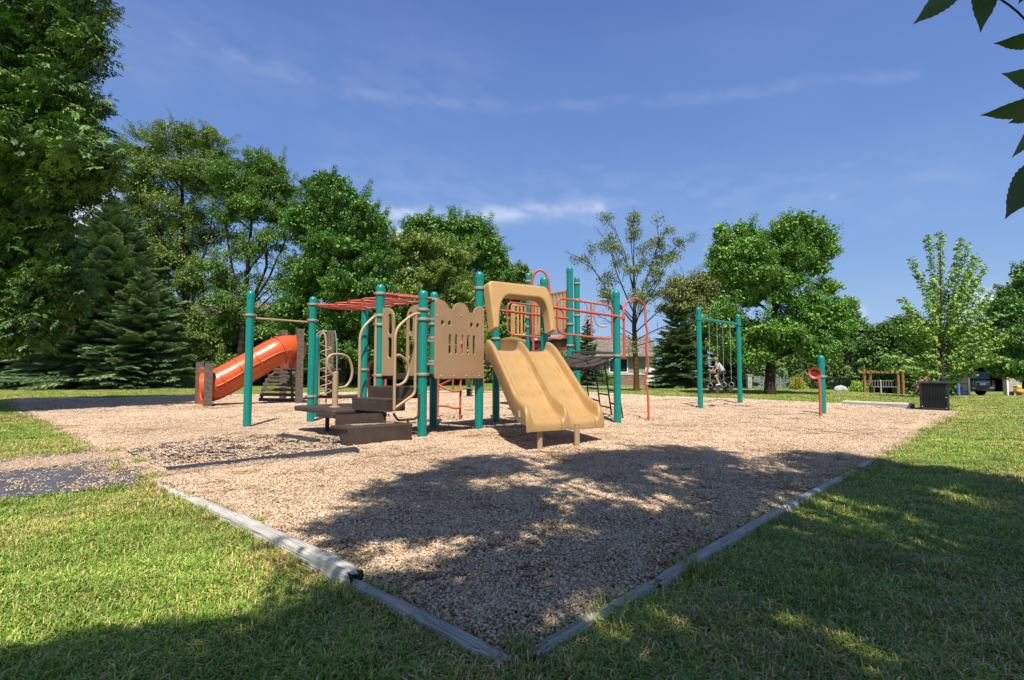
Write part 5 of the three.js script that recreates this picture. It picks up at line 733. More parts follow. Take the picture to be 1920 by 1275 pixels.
const LEAF = {
  ash: leafGeo(6, 0.30, 0.13, 0.055, 1, { pinnate: true, droop: 0.3, tone: 0.3 }), ashFar: leafGeo(30, 0.36, 0.17, 0.085, 2, { droop: 0.35 }), maple: leafGeo(26, 0.34, 0.16, 0.15, 3, { droop: 0.25 }), loose: leafGeo(20, 0.34, 0.17, 0.07, 4, { droop: 0.6 }), far: leafGeo(26, 0.55, 0.26, 0.2, 5, { droop: 0.2 }), small: leafGeo(24, 0.26, 0.10, 0.085, 6, { droop: 0.2 }),
};
// lobes in photograph pixels at the tree's depth: [x, y, rx, ry, depth offset, density]
function tree({ name, label, category = 'tree', group, D, base, trunkR, trunkTop, lobes, leaf, tint, tint2, n, seed, bark = mat.bark, trunkBend = 0.02, sub = 13, spread = 0.95, limbK = 0.34, taper = 0.22, twigs = 1, forks = null, size = 1, shoots = 1, fill = 0.3 }) {
  const r = rng(seed), b = base instanceof THREE.Vector3 ? base : lawnAt(base, D), t = thing(name, label, category, b, group), wood = [], k = D / FOCAL, top = trunkTop ? at(trunkTop[0], trunkTop[1], D) : null;
  const list = lobes.map(([x, y, rx, ry, dd = 0, den = 1]) => ({ c: at(x, y, D + dd), rx: rx * k, ry: ry * k, rz: Math.max(rx, ry) * k * 0.9, den }));
  const crownTop = top || list.reduce((m, l) => (l.c.y > m.y ? l.c : m), list[0].c).clone();
  const flare = b.clone().add(V(0, 0.35, 0)); wood.push(rod(b.clone().add(V(0, -0.2, 0)), flare, trunkR * 1.5, trunkR * 1.05, 10, false)); wood.push(...limb(flare, crownTop, trunkR * 1.05, trunkR * taper, trunkBend, r, 9));
  const axis = (y) => { const tt = clamp((y - flare.y) / Math.max(0.01, crownTop.y - flare.y)); return flare.clone().lerp(crownTop, tt); };
  const items = [], area = list.reduce((s, l) => s + l.rx * l.ry * l.den, 0), c = new THREE.Color();
  for (const l of list) {
    const from = axis(Math.max(flare.y + (crownTop.y - flare.y) * 0.18, l.c.y - Math.hypot(l.c.x - b.x, l.c.z - b.z) * 0.75 - l.ry * 0.4)); wood.push(...limb(from, l.c, Math.max(0.012, trunkR * limbK), 0.018, 0.10, r, 6));
    const count = Math.round(n * 2.5 * l.rx * l.ry * l.den / area), ns = Math.max(3, Math.round(sub * Math.sqrt(l.rx * l.ry) / (28 * k))), subs = [];
    for (let i = 0; i < ns; i++) { const u = r() * 2 - 1, a = r() * 6.283, q = Math.sqrt(1 - u * u), rad = 0.55 + 0.5 * r(); const p = V(l.c.x + Math.cos(a) * q * l.rx * rad, l.c.y + (u * 0.85 + 0.12) * l.ry * rad, l.c.z + Math.sin(a) * q * l.rz * rad); subs.push([p, (0.26 + 0.24 * r()) * spread, 0.8 + 0.4 * r()]); if (i < ns * twigs) wood.push(...limb(l.c.clone().lerp(from, 0.25 * r()), p, 0.022, 0.007, 0.10, r, 4)); }
    const near = list.filter((o) => o !== l).sort((a, o) => a.c.distanceTo(l.c) - o.c.distanceTo(l.c)).slice(0, 3);
    const clump = (pos, s) => { c.copy(tint).lerp(tint2, clamp((r() - 0.25) * 1.2)).multiplyScalar(0.8 + 0.4 * r()); items.push([pos.sub(b), qY(r() * 6.283).multiply(new THREE.Quaternion().setFromEuler(new THREE.Euler((r() - 0.5) * 0.9, 0, (r() - 0.5) * 0.9))), s * size, c.clone()]); };
    if (shoots) for (let i = 0, m = Math.round(shoots * (8 + 18 * Math.min(1, l.rx / 1.2)) * Math.min(1, l.den)); i < m; i++) { const a = r() * 6.283, u = r() * 1.3 - 0.3, q = Math.sqrt(Math.max(0, 1 - u * u)), d = V(Math.cos(a) * q, u, Math.sin(a) * q), s0 = V(l.c.x + d.x * l.rx * 0.8, l.c.y + d.y * l.ry * 0.8, l.c.z + d.z * l.rz * 0.8), L = (0.3 + 0.75 * r()) * Math.min(l.rx, l.ry), e = s0.clone().add(V(d.x * L, d.y * L + 0.35 * L, d.z * L)); wood.push(...limb(l.c.clone().lerp(s0, 0.5), e, 0.014, 0.004, 0.08, r, 4)); const m2 = 3 + Math.round(L * 4); for (let j = 0; j < m2; j++) clump(s0.clone().lerp(e, (j + 0.6) / m2).add(V((r() - 0.5) * 0.12, (r() - 0.5) * 0.12, (r() - 0.5) * 0.12)), 0.62 - 0.22 * j / m2); }
    if (fill && near.length) for (let i = 0, m = Math.round(count * fill); i < m; i++) { const o = near[Math.floor(r() * near.length)], [p] = subs[Math.floor(r() * ns)], k = 0.25 + 0.5 * r(), R0 = Math.min(l.rx, o.rx); clump(p.clone().lerp(o.c, k).add(V((r() - 0.5) * R0, (r() - 0.5) * R0, (r() - 0.5) * R0)), 0.6 + 0.4 * r()); }
    for (let i = 0; i < count; i++) { const [p, f, br] = subs[Math.floor(r() * ns)], u = r() * 2 - 1, a = r() * 6.283, q = Math.sqrt(1 - u * u), rad = Math.cbrt(r()); const pos = V(p.x + Math.cos(a) * q * l.rx * f * rad, p.y + u * l.ry * f * rad * 0.7, p.z + Math.sin(a) * q * l.rz * f * rad); c.copy(tint).lerp(tint2, clamp((r() - 0.25) * 1.2)).multiplyScalar(br * 0.7 + 0.3); items.push([pos.sub(b), qY(r() * 6.283).multiply(new THREE.Quaternion().setFromEuler(new THREE.Euler((r() - 0.5) * 0.9, 0, (r() - 0.5) * 0.9))), (0.55 + 0.85 * r() * r()) * size * 1.05, c.clone()]); }
  }
  if (forks) for (const [pts, r0, r1] of forks) { const w = pts.map(([x, y, dd = 0]) => at(x, y, D + dd)); for (let i = 0; i + 1 < w.length; i++) wood.push(...limb(w[i], w[i + 1], lerp(r0, r1, i / (w.length - 1)), lerp(r0, r1, (i + 1) / (w.length - 1)), 0.03, r, 7)); }
  part('trunk', merge(wood), bark, t); instance('crown', leaf, leafMat, items, t); return t;
}
const G = (r, g, b) => C(r * 2.35, g * 2.3, b * 1.7);
tree({ name: 'ash_tree', label: 'big dark ash at the left edge of the picture, crown cut by the frame', D: 11.5, base: foot(-170, 11.2), trunkR: 0.22, trunkTop: [-60, -150], seed: 101, n: 3600, leaf: LEAF.ash, tint: G(0.022, 0.055, 0.008), tint2: G(0.09, 0.165, 0.02), sub: 9, fill: 0.6, lobes: [[20, 30, 130, 70], [120, 80, 62, 45], [105, 180, 80, 32], [60, 290, 130, 55], [165, 296, 58, 36, -0.5], [70, 345, 90, 50], [40, 430, 95, 70, 0.3], [60, 530, 90, 70, 0.4], [10, 600, 90, 50, 0.2], [-90, 150, 140, 180], [-150, 400, 160, 180], [-60, -100, 200, 120], [110, -70, 70, 70], [-220, 120, 130, 200]] });
tree({ name: 'ash_tree', label: 'tall open ash with yellowing leaves between the spruce and the dark maple', D: 33, base: 352, trunkR: 0.24, trunkTop: [338, 270], seed: 102, n: 1500, leaf: LEAF.ashFar, tint: G(0.065, 0.115, 0.025), tint2: G(0.15, 0.19, 0.045), sub: 7, lobes: [[330, 262, 52, 24], [268, 272, 34, 24], [398, 275, 34, 26], [300, 330, 56, 40], [365, 335, 50, 35], [255, 372, 42, 34], [330, 405, 56, 36], [405, 350, 36, 40], [290, 480, 55, 34, 0, 0.8], [385, 520, 50, 30, -1, 0.6], [330, 560, 55, 34, -1, 0.7], [370, 625, 48, 36, -1.5, 0.9], [320, 670, 30, 30, -1.5, 0.8], [265, 440, 46, 40, 1], [250, 520, 50, 44, 1], [300, 600, 50, 40, 0.5], [400, 450, 50, 36, 1, 0.5], [345, 480, 56, 36, 0.5, 0.9], [420, 600, 44, 36, -0.5, 0.8], [400, 680, 50, 30, -1, 1]], forks: [[[[352, 640], [362, 560], [385, 470], [400, 380]], 0.13, 0.04], [[[352, 600], [335, 520], [300, 440], [272, 340]], 0.12, 0.03]] });
tree({ name: 'ash_tree', label: 'round-headed ash with bare lower branches left of the dark maple', D: 31, base: 448, trunkR: 0.2, trunkTop: [478, 340], seed: 103, n: 1000, leaf: LEAF.ashFar, tint: G(0.05, 0.11, 0.022), tint2: G(0.11, 0.18, 0.035), sub: 8, twigs: 2, fill: 0.15, lobes: [[480, 305, 34, 20], [440, 340, 44, 34], [515, 345, 40, 34], [480, 385, 50, 30], [540, 400, 26, 44], [428, 400, 36, 30, 0, 0.7], [520, 455, 40, 26, 0, 0.35], [455, 470, 44, 30, 0, 0.25], [505, 540, 44, 34, 0, 0.12], [440, 560, 40, 30, 0, 0.3], [545, 520, 26, 40, 0, 0.3], [470, 610, 50, 36, 0.5, 0.7], [530, 620, 40, 36, 0.5, 0.7], [410, 520, 40, 36, 0.5, 0.5]], forks: [[[[448, 660], [462, 580], [505, 520], [540, 440]], 0.12, 0.03], [[[455, 620], [445, 540], [430, 470], [425, 400]], 0.1, 0.03], [[[470, 570], [500, 500], [500, 440], [520, 380]], 0.1, 0.03], [[[465, 600], [520, 570], [555, 540]], 0.07, 0.02]] });
tree({ name: 'maple_tree', label: 'dense dark green maple left of the overhead rings', D: 29, base: 640, trunkR: 0.24, trunkTop: [628, 380], seed: 104, n: 1900, leaf: LEAF.maple, tint: G(0.035, 0.095, 0.018), tint2: G(0.085, 0.17, 0.03), lobes: [[612, 362, 38, 26], [650, 392, 46, 34], [692, 430, 36, 32], [580, 430, 38, 44], [640, 460, 62, 46], [705, 490, 30, 40], [590, 520, 46, 46], [668, 540, 62, 46], [560, 590, 32, 40], [625, 610, 62, 40, 0.5], [700, 590, 36, 36], [650, 665, 60, 36, 0.8], [575, 665, 40, 36, 0.8]] });
tree({ name: 'maple_tree', label: 'yellow-green maple behind the brown play panel', D: 34, base: 800, trunkR: 0.2, trunkTop: [798, 480], seed: 105, n: 1700, leaf: LEAF.maple, tint: G(0.075, 0.125, 0.028), tint2: G(0.15, 0.19, 0.045), lobes: [[795, 470, 46, 26], [745, 478, 40, 34], [845, 505, 38, 34], [715, 540, 30, 36], [785, 545, 66, 46], [865, 570, 30, 44], [730, 610, 40, 40], [800, 625, 66, 46], [865, 650, 36, 40], [760, 680, 60, 36], [830, 690, 60, 30]] });
tree({ name: 'maple_tree', label: 'green tree rising above and behind the yellow-green maple', D: 46, base: 880, trunkR: 0.26, trunkTop: [868, 440], seed: 106, n: 1300, leaf: LEAF.far, tint: G(0.05, 0.12, 0.022), tint2: G(0.10, 0.19, 0.035), lobes: [[862, 432, 42, 24], [797, 436, 36, 24], [903, 466, 36, 34], [928, 505, 20, 32], [850, 480, 52, 40], [915, 550, 28, 40], [890, 610, 44, 40], [930, 640, 30, 40], [780, 460, 26, 26]] });
tree({ name: 'maple_tree', label: 'small far tree just left of the slide hood', D: 58, base: 966, trunkR: 0.2, trunkTop: [966, 515], seed: 107, n: 420, leaf: LEAF.far, size: 1.1, tint: G(0.045, 0.10, 0.025), tint2: G(0.09, 0.16, 0.035), lobes: [[966, 514, 20, 16], [958, 548, 26, 26], [975, 590, 26, 32], [955, 640, 34, 34]] });
{
  // slim half-bare tree: ascending limbs that fork again and again, leaves only towards some of the tips
  const D0 = 23.6, r = rng(108), b = lawnAt(1193, D0), t = thing('slim_tree', 'slim half bare tree with sparse leaves at its tips, right of the slide', 'tree', b), wood = [], low = [], items = [], c = new THREE.Color();
  const line = [[1193, 700], [1191, 660], [1189, 610], [1190, 560], [1188, 500], [1189, 430]].map(([x, y]) => at(x, y, D0)), rad = [0.125, 0.115, 0.10, 0.07, 0.035, 0.010]; low.push(rod(b.clone().add(V(0, -0.1, 0)), b.clone().add(V(0, 0.25, 0)), 0.19, 0.14, 12, false), rod(b.clone().add(V(0, 0.25, 0)), line[0], 0.14, 0.125, 12, false)); for (let i = 0; i < 2; i++) low.push(rod(line[i], line[i + 1], rad[i], rad[i + 1], 12, false)); for (let i = 2; i + 1 < line.length; i++) wood.push(...limb(line[i], line[i + 1], rad[i], rad[i + 1], 0.01, r, 9));
  const tuft = (p, n) => { for (let i = 0; i < n; i++) { c.copy(C(0.10, 0.17, 0.035)).lerp(C(0.24, 0.30, 0.07), r()); items.push([p.clone().add(V((r() - 0.5) * 0.42, (r() - 0.5) * 0.30, (r() - 0.5) * 0.42)).sub(b), qY(r() * 6.283).multiply(new THREE.Quaternion().setFromEuler(new THREE.Euler((r() - 0.5) * 1.2, 0, (r() - 0.5) * 1.2))), 0.38 + 0.5 * r(), c.clone()]); } };
  const grow = (a, e, r0, depth, leafy) => { wood.push(...limb(a, e, r0, r0 * 0.35, 0.07, r, depth > 1 ? 6 : 4)); const L = a.distanceTo(e); if (leafy && depth <= 0 && r() < 0.62) tuft(e, 1 + Math.round(2.6 * r())); if (leafy && depth === 1 && r() < 0.85) tuft(e, 3 + Math.round(3 * r())); if (depth <= 0) return; const dir = e.clone().sub(a).normalize(), n = depth > 1 ? 6 : 4; for (let i = 0; i < n; i++) { const p = a.clone().lerp(e, 0.3 + 0.7 * (i + r()) / n), d = dir.clone().add(V((r() - 0.5) * 1.7, (r() - 0.35) * 0.9, (r() - 0.5) * 1.7)).normalize(); grow(p, p.clone().addScaledVector(d, L * (0.17 + 0.17 * r())), r0 * 0.42, depth - 1, leafy && r() < 0.85); } };
  for (const [x0, y0, x1, y1, dd, r0, leafy] of [[1190, 610, 1096, 478, 0.4, 0.05, 1], [1189, 600, 1128, 545, -0.6, 0.04, 1], [1190, 590, 1140, 455, -0.5, 0.045, 1], [1190, 560, 1152, 425, 0.5, 0.045, 1], [1189, 540, 1165, 470, -0.8, 0.03, 1], [1188, 500, 1188, 408, 0.1, 0.03, 1], [1190, 540, 1216, 470, 0.7, 0.03, 1], [1190, 580, 1240, 436, -0.3, 0.05, 1], [1190, 605, 1256, 468, 0.5, 0.045, 1], [1190, 615, 1238, 514, -0.8, 0.035, 1], [1190, 625, 1290, 518, 0.3, 0.04, 0], [1190, 640, 1262, 606, -0.4, 0.035, 0], [1191, 650, 1312, 622, 0.5, 0.03, 0], [1190, 630, 1118, 590, 0.6, 0.03, 0], [1190, 640, 1150, 620, -0.7, 0.025, 0], [1190, 620, 1206, 552, -0.9, 0.03, 1], [1191, 650, 1236, 640, 0.8, 0.022, 0]]) { const e = at(x1, y1, D0 + dd), k = (730 - y0) / 300; grow(at(x0, y0, D0), e, r0 * 0.8, 2, leafy); }
  tuft(at(1187, 656, D0 - 0.2), 7); tuft(at(1190, 640, D0 - 0.2), 4);
  part('trunk', merge(low), mat.barkGold, t, 'golden lichened lower trunk'); part('branches', merge(wood), mat.barkLight, t); instance('crown', LEAF.loose, leafMat, items, t);
}
tree({ name: 'locust_tree', label: 'brownish green tree with dead grey branches left of the broad ash', D: 30, base: 1322, trunkR: 0.17, trunkTop: [1315, 540], seed: 109, n: 760, leaf: LEAF.loose, sub: 7, tint: G(0.07, 0.10, 0.025), tint2: G(0.15, 0.14, 0.05), lobes: [[1305, 530, 40, 18], [1262, 555, 28, 24], [1345, 545, 36, 26], [1295, 582, 46, 24], [1350, 595, 36, 26], [1330, 640, 40, 34]], forks: [[[[1310, 600], [1270, 570], [1235, 575]], 0.04, 0.01], [[[1310, 610], [1260, 600], [1225, 590]], 0.035, 0.008], [[[1305, 590], [1275, 545], [1255, 520]], 0.035, 0.008], [[[1305, 625], [1265, 625], [1240, 640]], 0.03, 0.007]] });
tree({ name: 'ash_tree', label: 'broad ash with a dark trunk standing on the lawn behind the swings', D: 20.5, base: 1443, trunkR: 0.19, trunkTop: [1462, 470], seed: 110, n: 1150, leaf: LEAF.small, size: 1.3, spread: 0.8, fill: 0.1, sub: 11, tint: G(0.05, 0.12, 0.02), tint2: G(0.11, 0.20, 0.035), lobes: [[1486, 430, 36, 20], [1526, 448, 26, 28], [1399, 446, 26, 22], [1355, 446, 8, 22, 0, 1.3], [1387, 475, 48, 26], [1460, 470, 36, 36], [1538, 477, 22, 22], [1503, 497, 36, 22], [1358, 504, 22, 24], [1416, 518, 54, 28], [1547, 538, 18, 9], [1474, 550, 52, 28], [1396, 550, 36, 28], [1584, 574, 16, 11], [1547, 587, 36, 18], [1503, 593, 44, 26], [1430, 625, 48, 32], [1480, 632, 40, 34], [1559, 620, 32, 26], [1526, 650, 36, 32], [1410, 668, 34, 22], [1350, 600, 30, 30], [1370, 650, 30, 26]] });
for (const [i, a] of [[0, { D: 46, base: 1592, label: 'rounded tree behind the talk tube, right of the broad ash', lobes: [[1585, 620, 30, 28], [1612, 640, 26, 32], [1570, 660, 34, 34], [1600, 690, 40, 26], [1545, 690, 34, 26]] }], [1, { D: 36, base: 1672, label: 'dark tree behind the cedar arbour', lobes: [[1655, 632, 22, 16], [1690, 622, 28, 22], [1640, 665, 26, 28], [1685, 660, 40, 34], [1725, 640, 30, 34], [1720, 685, 34, 26], [1650, 695, 30, 22]] }], [2, { D: 27, base: foot(1990, 27), label: 'dark leafy tree at the right edge above the garage', lobes: [[1888, 592, 26, 28], [1910, 560, 24, 22], [1925, 620, 44, 50], [1878, 640, 24, 34], [1896, 690, 30, 22], [1950, 560, 40, 60], [1960, 650, 40, 60]] }], [3, { D: 34, base: 1720, label: 'dark tree behind the young maple', lobes: [[1790, 668, 50, 22], [1740, 660, 36, 30], [1835, 650, 30, 24], [1860, 625, 22, 20], [1700, 690, 40, 20], [1720, 625, 26, 20]] }]])
  tree({ name: 'leafy_tree', label: a.label, D: a.D, base: a.base, trunkR: 0.22, seed: 120 + i, n: i === 2 ? 900 : 620, leaf: i === 2 ? LEAF.maple : LEAF.far, tint: G(0.04, 0.095, 0.025), tint2: G(0.085, 0.16, 0.035), lobes: a.lobes, group: 'trees beyond the lawn' });
{
  // young maple with straight ascending shoots
  const D = 19, r = rng(131), b = lawnAt(1765, D), t = thing('young_maple', 'young light green maple with upright shoots behind the dark bin', 'tree', b), wood = [], items = [], c = new THREE.Color(), top = at(1763, 452, D), axis = (y) => { const k = (y - b.y) / (top.y - b.y); return b.clone().lerp(top, k); };
  wood.push(...limb(b.clone().add(V(0, -0.1, 0)), top, 0.06, 0.008, 0.006, r, 8));
  const shoots = [[1765, 640, 1740, 440], [1764, 620, 1762, 436], [1764, 600, 1802, 446], [1765, 620, 1815, 458], [1765, 640, 1826, 478], [1765, 620, 1832, 488], [1765, 640, 1814, 514], [1765, 650, 1834, 520], [1765, 660, 1842, 540], [1765, 660, 1853, 552], [1766, 670, 1846, 570], [1764, 600, 1707, 484], [1764, 640, 1735, 560], [1764, 660, 1696, 575], [1764, 680, 1700, 605], [1764, 680, 1680, 640], [1765, 690, 1820, 600], [1765, 690, 1860, 620], [1765, 700, 1880, 645], [1765, 690, 1870, 665], [1764, 690, 1720, 640], [1764, 700, 1690, 670], [1764, 660, 1722, 600], [1766, 690, 1850, 680], [1765, 650, 1790, 560], [1764, 640, 1745, 520], [1764, 690, 1700, 690], [1766, 700, 1830, 700], [1764, 650, 1690, 560], [1764, 690, 1655, 665], [1764, 700, 1665, 690], [1765, 660, 1872, 590], [1765, 690, 1888, 625], [1765, 700, 1885, 670], [1764, 670, 1672, 610], [1765, 640, 1845, 500], [1765, 690, 1800, 640], [1764, 690, 1735, 660], [1764, 700, 1715, 665], [1766, 700, 1812, 668]];
  for (const [x0, y0, x1, y1] of shoots) { const dd = (r() - 0.5) * 2.2, q = at(x1, y1, D + dd), p = axis(Math.min(at(x0, y0, D).y, q.y - 0.12 * Math.abs(q.x - b.x))); wood.push(...limb(p, q, 0.016, 0.004, 0.04, r, 4)); const L = p.distanceTo(q), n = Math.round(L * 12); for (let i = 0; i < n; i++) { const k = 0.2 + 0.8 * (i + r()) / n; c.copy(C(0.12, 0.25, 0.032)).lerp(C(0.32, 0.48, 0.07), r()); items.push([p.clone().lerp(q, k).add(V((r() - 0.5) * 0.12, (r() - 0.5) * 0.10, (r() - 0.5) * 0.12)).sub(b), qY(r() * 6.28), 0.55 + 0.3 * r(), c.clone()]); } }
  part('trunk', merge(wood), mat.barkLight, t); instance('crown', leafGeo(8, 0.16, 0.13, 0.13, 9, { droop: 0.25 }), leafMat, items, t);
}
// ---------------------------------------------------------------- spruces: whorls of drooping boughs made of needle sprays
const boughGeo = (() => {
  const r = rng(201), pos = [], col = [], tri = (a, b, c, k) => { for (const v of [a, b, c]) { pos.push(v.x, v.y, v.z); col.push(k, k, k); } };
  const spike = (a, b, w, k) => { const d = b.clone().sub(a), s = d.clone().cross(V(0.3, 1, 0.2)).normalize().multiplyScalar(w), u = d.clone().cross(s).normalize().multiplyScalar(w); tri(a.clone().add(s), b, a.clone().sub(s), k); tri(a.clone().add(u), b, a.clone().sub(u), k * 0.9); };
  const axis = (t) => V(t, -0.14 * t + 0.10 * t * t, 0);      // unit bough along x
  for (let i = 0; i < 34; i++) { const t = 0.08 + 0.92 * i / 33, p = axis(t), L = 0.42 * (1 - t) + 0.12; for (const s of [-1, 1]) { const d = V(0.62 + 0.2 * r(), -0.18 - 0.25 * r() + 0.1, s * (0.75 + 0.3 * r())).normalize(), len = L * (0.7 + 0.5 * r()), e = p.clone().addScaledVector(d, len), k = 0.75 + 0.5 * r(); spike(p, e, 0.022, k); for (let j = 0; j < 5; j++) { const f = 0.2 + 0.16 * j, q = p.clone().lerp(e, f), w = d.clone().add(V((r() - 0.2) * 0.9, (r() - 0.35) * 0.7, (r() - 0.5) * 1.4)).normalize(); spike(q, q.clone().addScaledVector(w, 0.13 * (1.2 - f)), 0.017, k * (0.85 + 0.4 * r())); } } const w = V(0.6, 0.5 * r() + 0.15, (r() - 0.5)).normalize(); spike(p, p.clone().addScaledVector(w, 0.09), 0.016, 1); }
  const g = new THREE.BufferGeometry(); g.setAttribute('position', new THREE.Float32BufferAttribute(pos, 3)); g.setAttribute('color', new THREE.Float32BufferAttribute(col, 3)); g.computeVertexNormals(); return g;
})();
function spruce(label, px, D, topY, halfPx, seed, tint, tint2, low = 0.02) {
  const r = rng(seed), b = lawnAt(px, D), H = at(px, topY, D).y - b.y, R = halfPx * D / FOCAL, t = thing('spruce_tree', label, 'tree', b, 'blue-green spruces'), items = [], c = new THREE.Color(); part('trunk', rod(b.clone().add(V(0, -0.2, 0)), b.clone().add(V(0, H * 0.97, 0)), R * 0.05 + 0.05, 0.02, 10), mat.bark, t);
  const rows = Math.round(H / 0.24); for (let i = 0; i < rows; i++) { const f = low + (1 - low) * i / rows, rad = R * Math.pow(1 - f, 0.82) * (0.86 + 0.28 * r()) + 0.12, n = Math.round(7 + rad * 3.6); for (let k = 0; k < n; k++) { const a = (k + r()) / n * 6.283, len = rad * (0.75 + 0.4 * r()), pitch = lerp(-0.18, 0.55, f) + (r() - 0.5) * 0.35; c.copy(tint).lerp(tint2, r()); items.push([V(0, f * H + (r() - 0.5) * 0.2, 0), qY(a).multiply(new THREE.Quaternion().setFromEuler(new THREE.Euler((r() - 0.5) * 0.5, 0, pitch))), V(len, Math.min(len, 1.6) * (0.8 + 0.4 * r()), Math.min(len, 1.9) * (0.75 + 0.4 * r())), c.clone()]); } }
  instance('crown', boughGeo, needleMat, items, t);
}
const SN = [G(0.05, 0.092, 0.05), G(0.15, 0.20, 0.125)];
spruce('tall blue-green spruce at the left, its tip beside the big ash', 197, 29, 366, 150, 211, ...SN);
spruce('spruce at the far left edge below the big ash crown', 40, 30, 420, 130, 212, ...SN);
spruce('low broad spruce left of the orange tube slide', 262, 27.5, 500, 96, 213, ...SN);
spruce('short spruce in front of the brick house, seen through the chain ladder', 1102, 38, 590, 32, 214, ...SN);
spruce('dense dark spruce right of the brick house', 1272, 29, 556, 60, 215, G(0.045, 0.09, 0.042), G(0.10, 0.155, 0.08));
spruce('dark spruce behind the swings', 1365, 32, 600, 48, 216, G(0.025, 0.05, 0.028), G(0.055, 0.09, 0.05));
// ---------------------------------------------------------------- shrubs that close the background
function shrub(label, px, D, topY, halfPx, seed, tint, tint2, leaf = LEAF.far, name = 'shrub', n = 240) {
  const r = rng(seed), b = lawnAt(px, D), H = at(px, topY, D).y - b.y, R = halfPx * D / FOCAL, t = thing(name, label, 'shrub', b, 'shrubs along the yards'), items = [], wood = [], c = new THREE.Color();
  for (let i = 0; i < 7; i++) { const a = r() * 6.28; wood.push(...limb(b.clone(), V(b.x + Math.cos(a) * R * 0.6, b.y + H * (0.5 + 0.3 * r()), b.z + Math.sin(a) * R * 0.5), 0.03, 0.008, 0.1, r, 4)); }
  for (let i = 0; i < n; i++) { const a = r() * 6.283, u = r(), q = Math.sqrt(1 - u * u * 0.8), rad = 0.55 + 0.45 * Math.sqrt(r()), lump = 0.8 + 0.45 * fbm(Math.cos(a) * 2 + seed, u * 3 + Math.sin(a) * 2, 2); c.copy(tint).lerp(tint2, r()); items.push([V(Math.cos(a) * R * q * rad * lump, H * (0.08 + 0.86 * u * rad * lump), Math.sin(a) * R * 0.8 * q * rad * lump), qRand(r), 0.6 + 0.5 * r(), c.clone()]); }
  part('stems', merge(wood), mat.bark, t); instance('foliage', leaf, leafMat, items, t);
}
const dk = [G(0.03, 0.062, 0.018), G(0.07, 0.12, 0.03)];
[[395, 36, 622, 60, 'shrub in front of the pale house deck, left of the orange tube'], [480, 36, 610, 56, 'shrub behind the orange tube slide'], [545, 36, 600, 56, 'dark shrub behind the wooden tower'], [610, 37, 610, 55, 'dark shrub behind the coil climber'], [690, 38, 640, 55, 'dark shrub behind the stairs'], [770, 38, 650, 55, 'dark shrub behind the front teal post'], [850, 40, 655, 55, 'dark shrub behind the spring rider'], [930, 42, 650, 55, 'dark shrub behind the slide top'], [1010, 44, 645, 50, 'dark shrub behind the double slide'], [1410, 38, 640, 50, 'dark shrub behind the right swing post'], [1470, 40, 640, 50, 'dark shrub behind the broad ash trunk'], [1530, 40, 660, 45, 'dark shrub behind the talk tube'], [1600, 41, 690, 40, 'dark shrub left of the cedar arbour'], [1680, 40, 680, 45, 'dark shrub behind the cedar arbour posts'], [1735, 33, 694, 34, 'dark shrub behind the bin']].forEach(([px, D, y, h, label], i) => shrub(label, px, D, y, h, 300 + i, ...dk, LEAF.far, 'shrub', 480));
shrub('golden yellow shrub by the dark fence, right of the ash trunk', 1494, 31, 706, 11, 330, C(0.26, 0.32, 0.03), C(0.45, 0.42, 0.05), LEAF.small, 'yellow_shrub', 60);
shrub('small rust-orange shrub behind the left rim of the dark bin', 1730, 26, 706, 8, 331, C(0.40, 0.22, 0.10), C(0.5, 0.32, 0.17), LEAF.small, 'orange_shrub', 36);
shrub('green flower clump right of the white boulders', 1612, 32, 717, 16, 332, G(0.09, 0.17, 0.03), G(0.2, 0.26, 0.05), LEAF.small, 'flower_clump', 90);
shrub('rounded green shrub by the brick house wall', 1140, 43, 700, 12, 333, G(0.07, 0.12, 0.03), G(0.12, 0.17, 0.04), LEAF.small, 'green_shrub', 120);

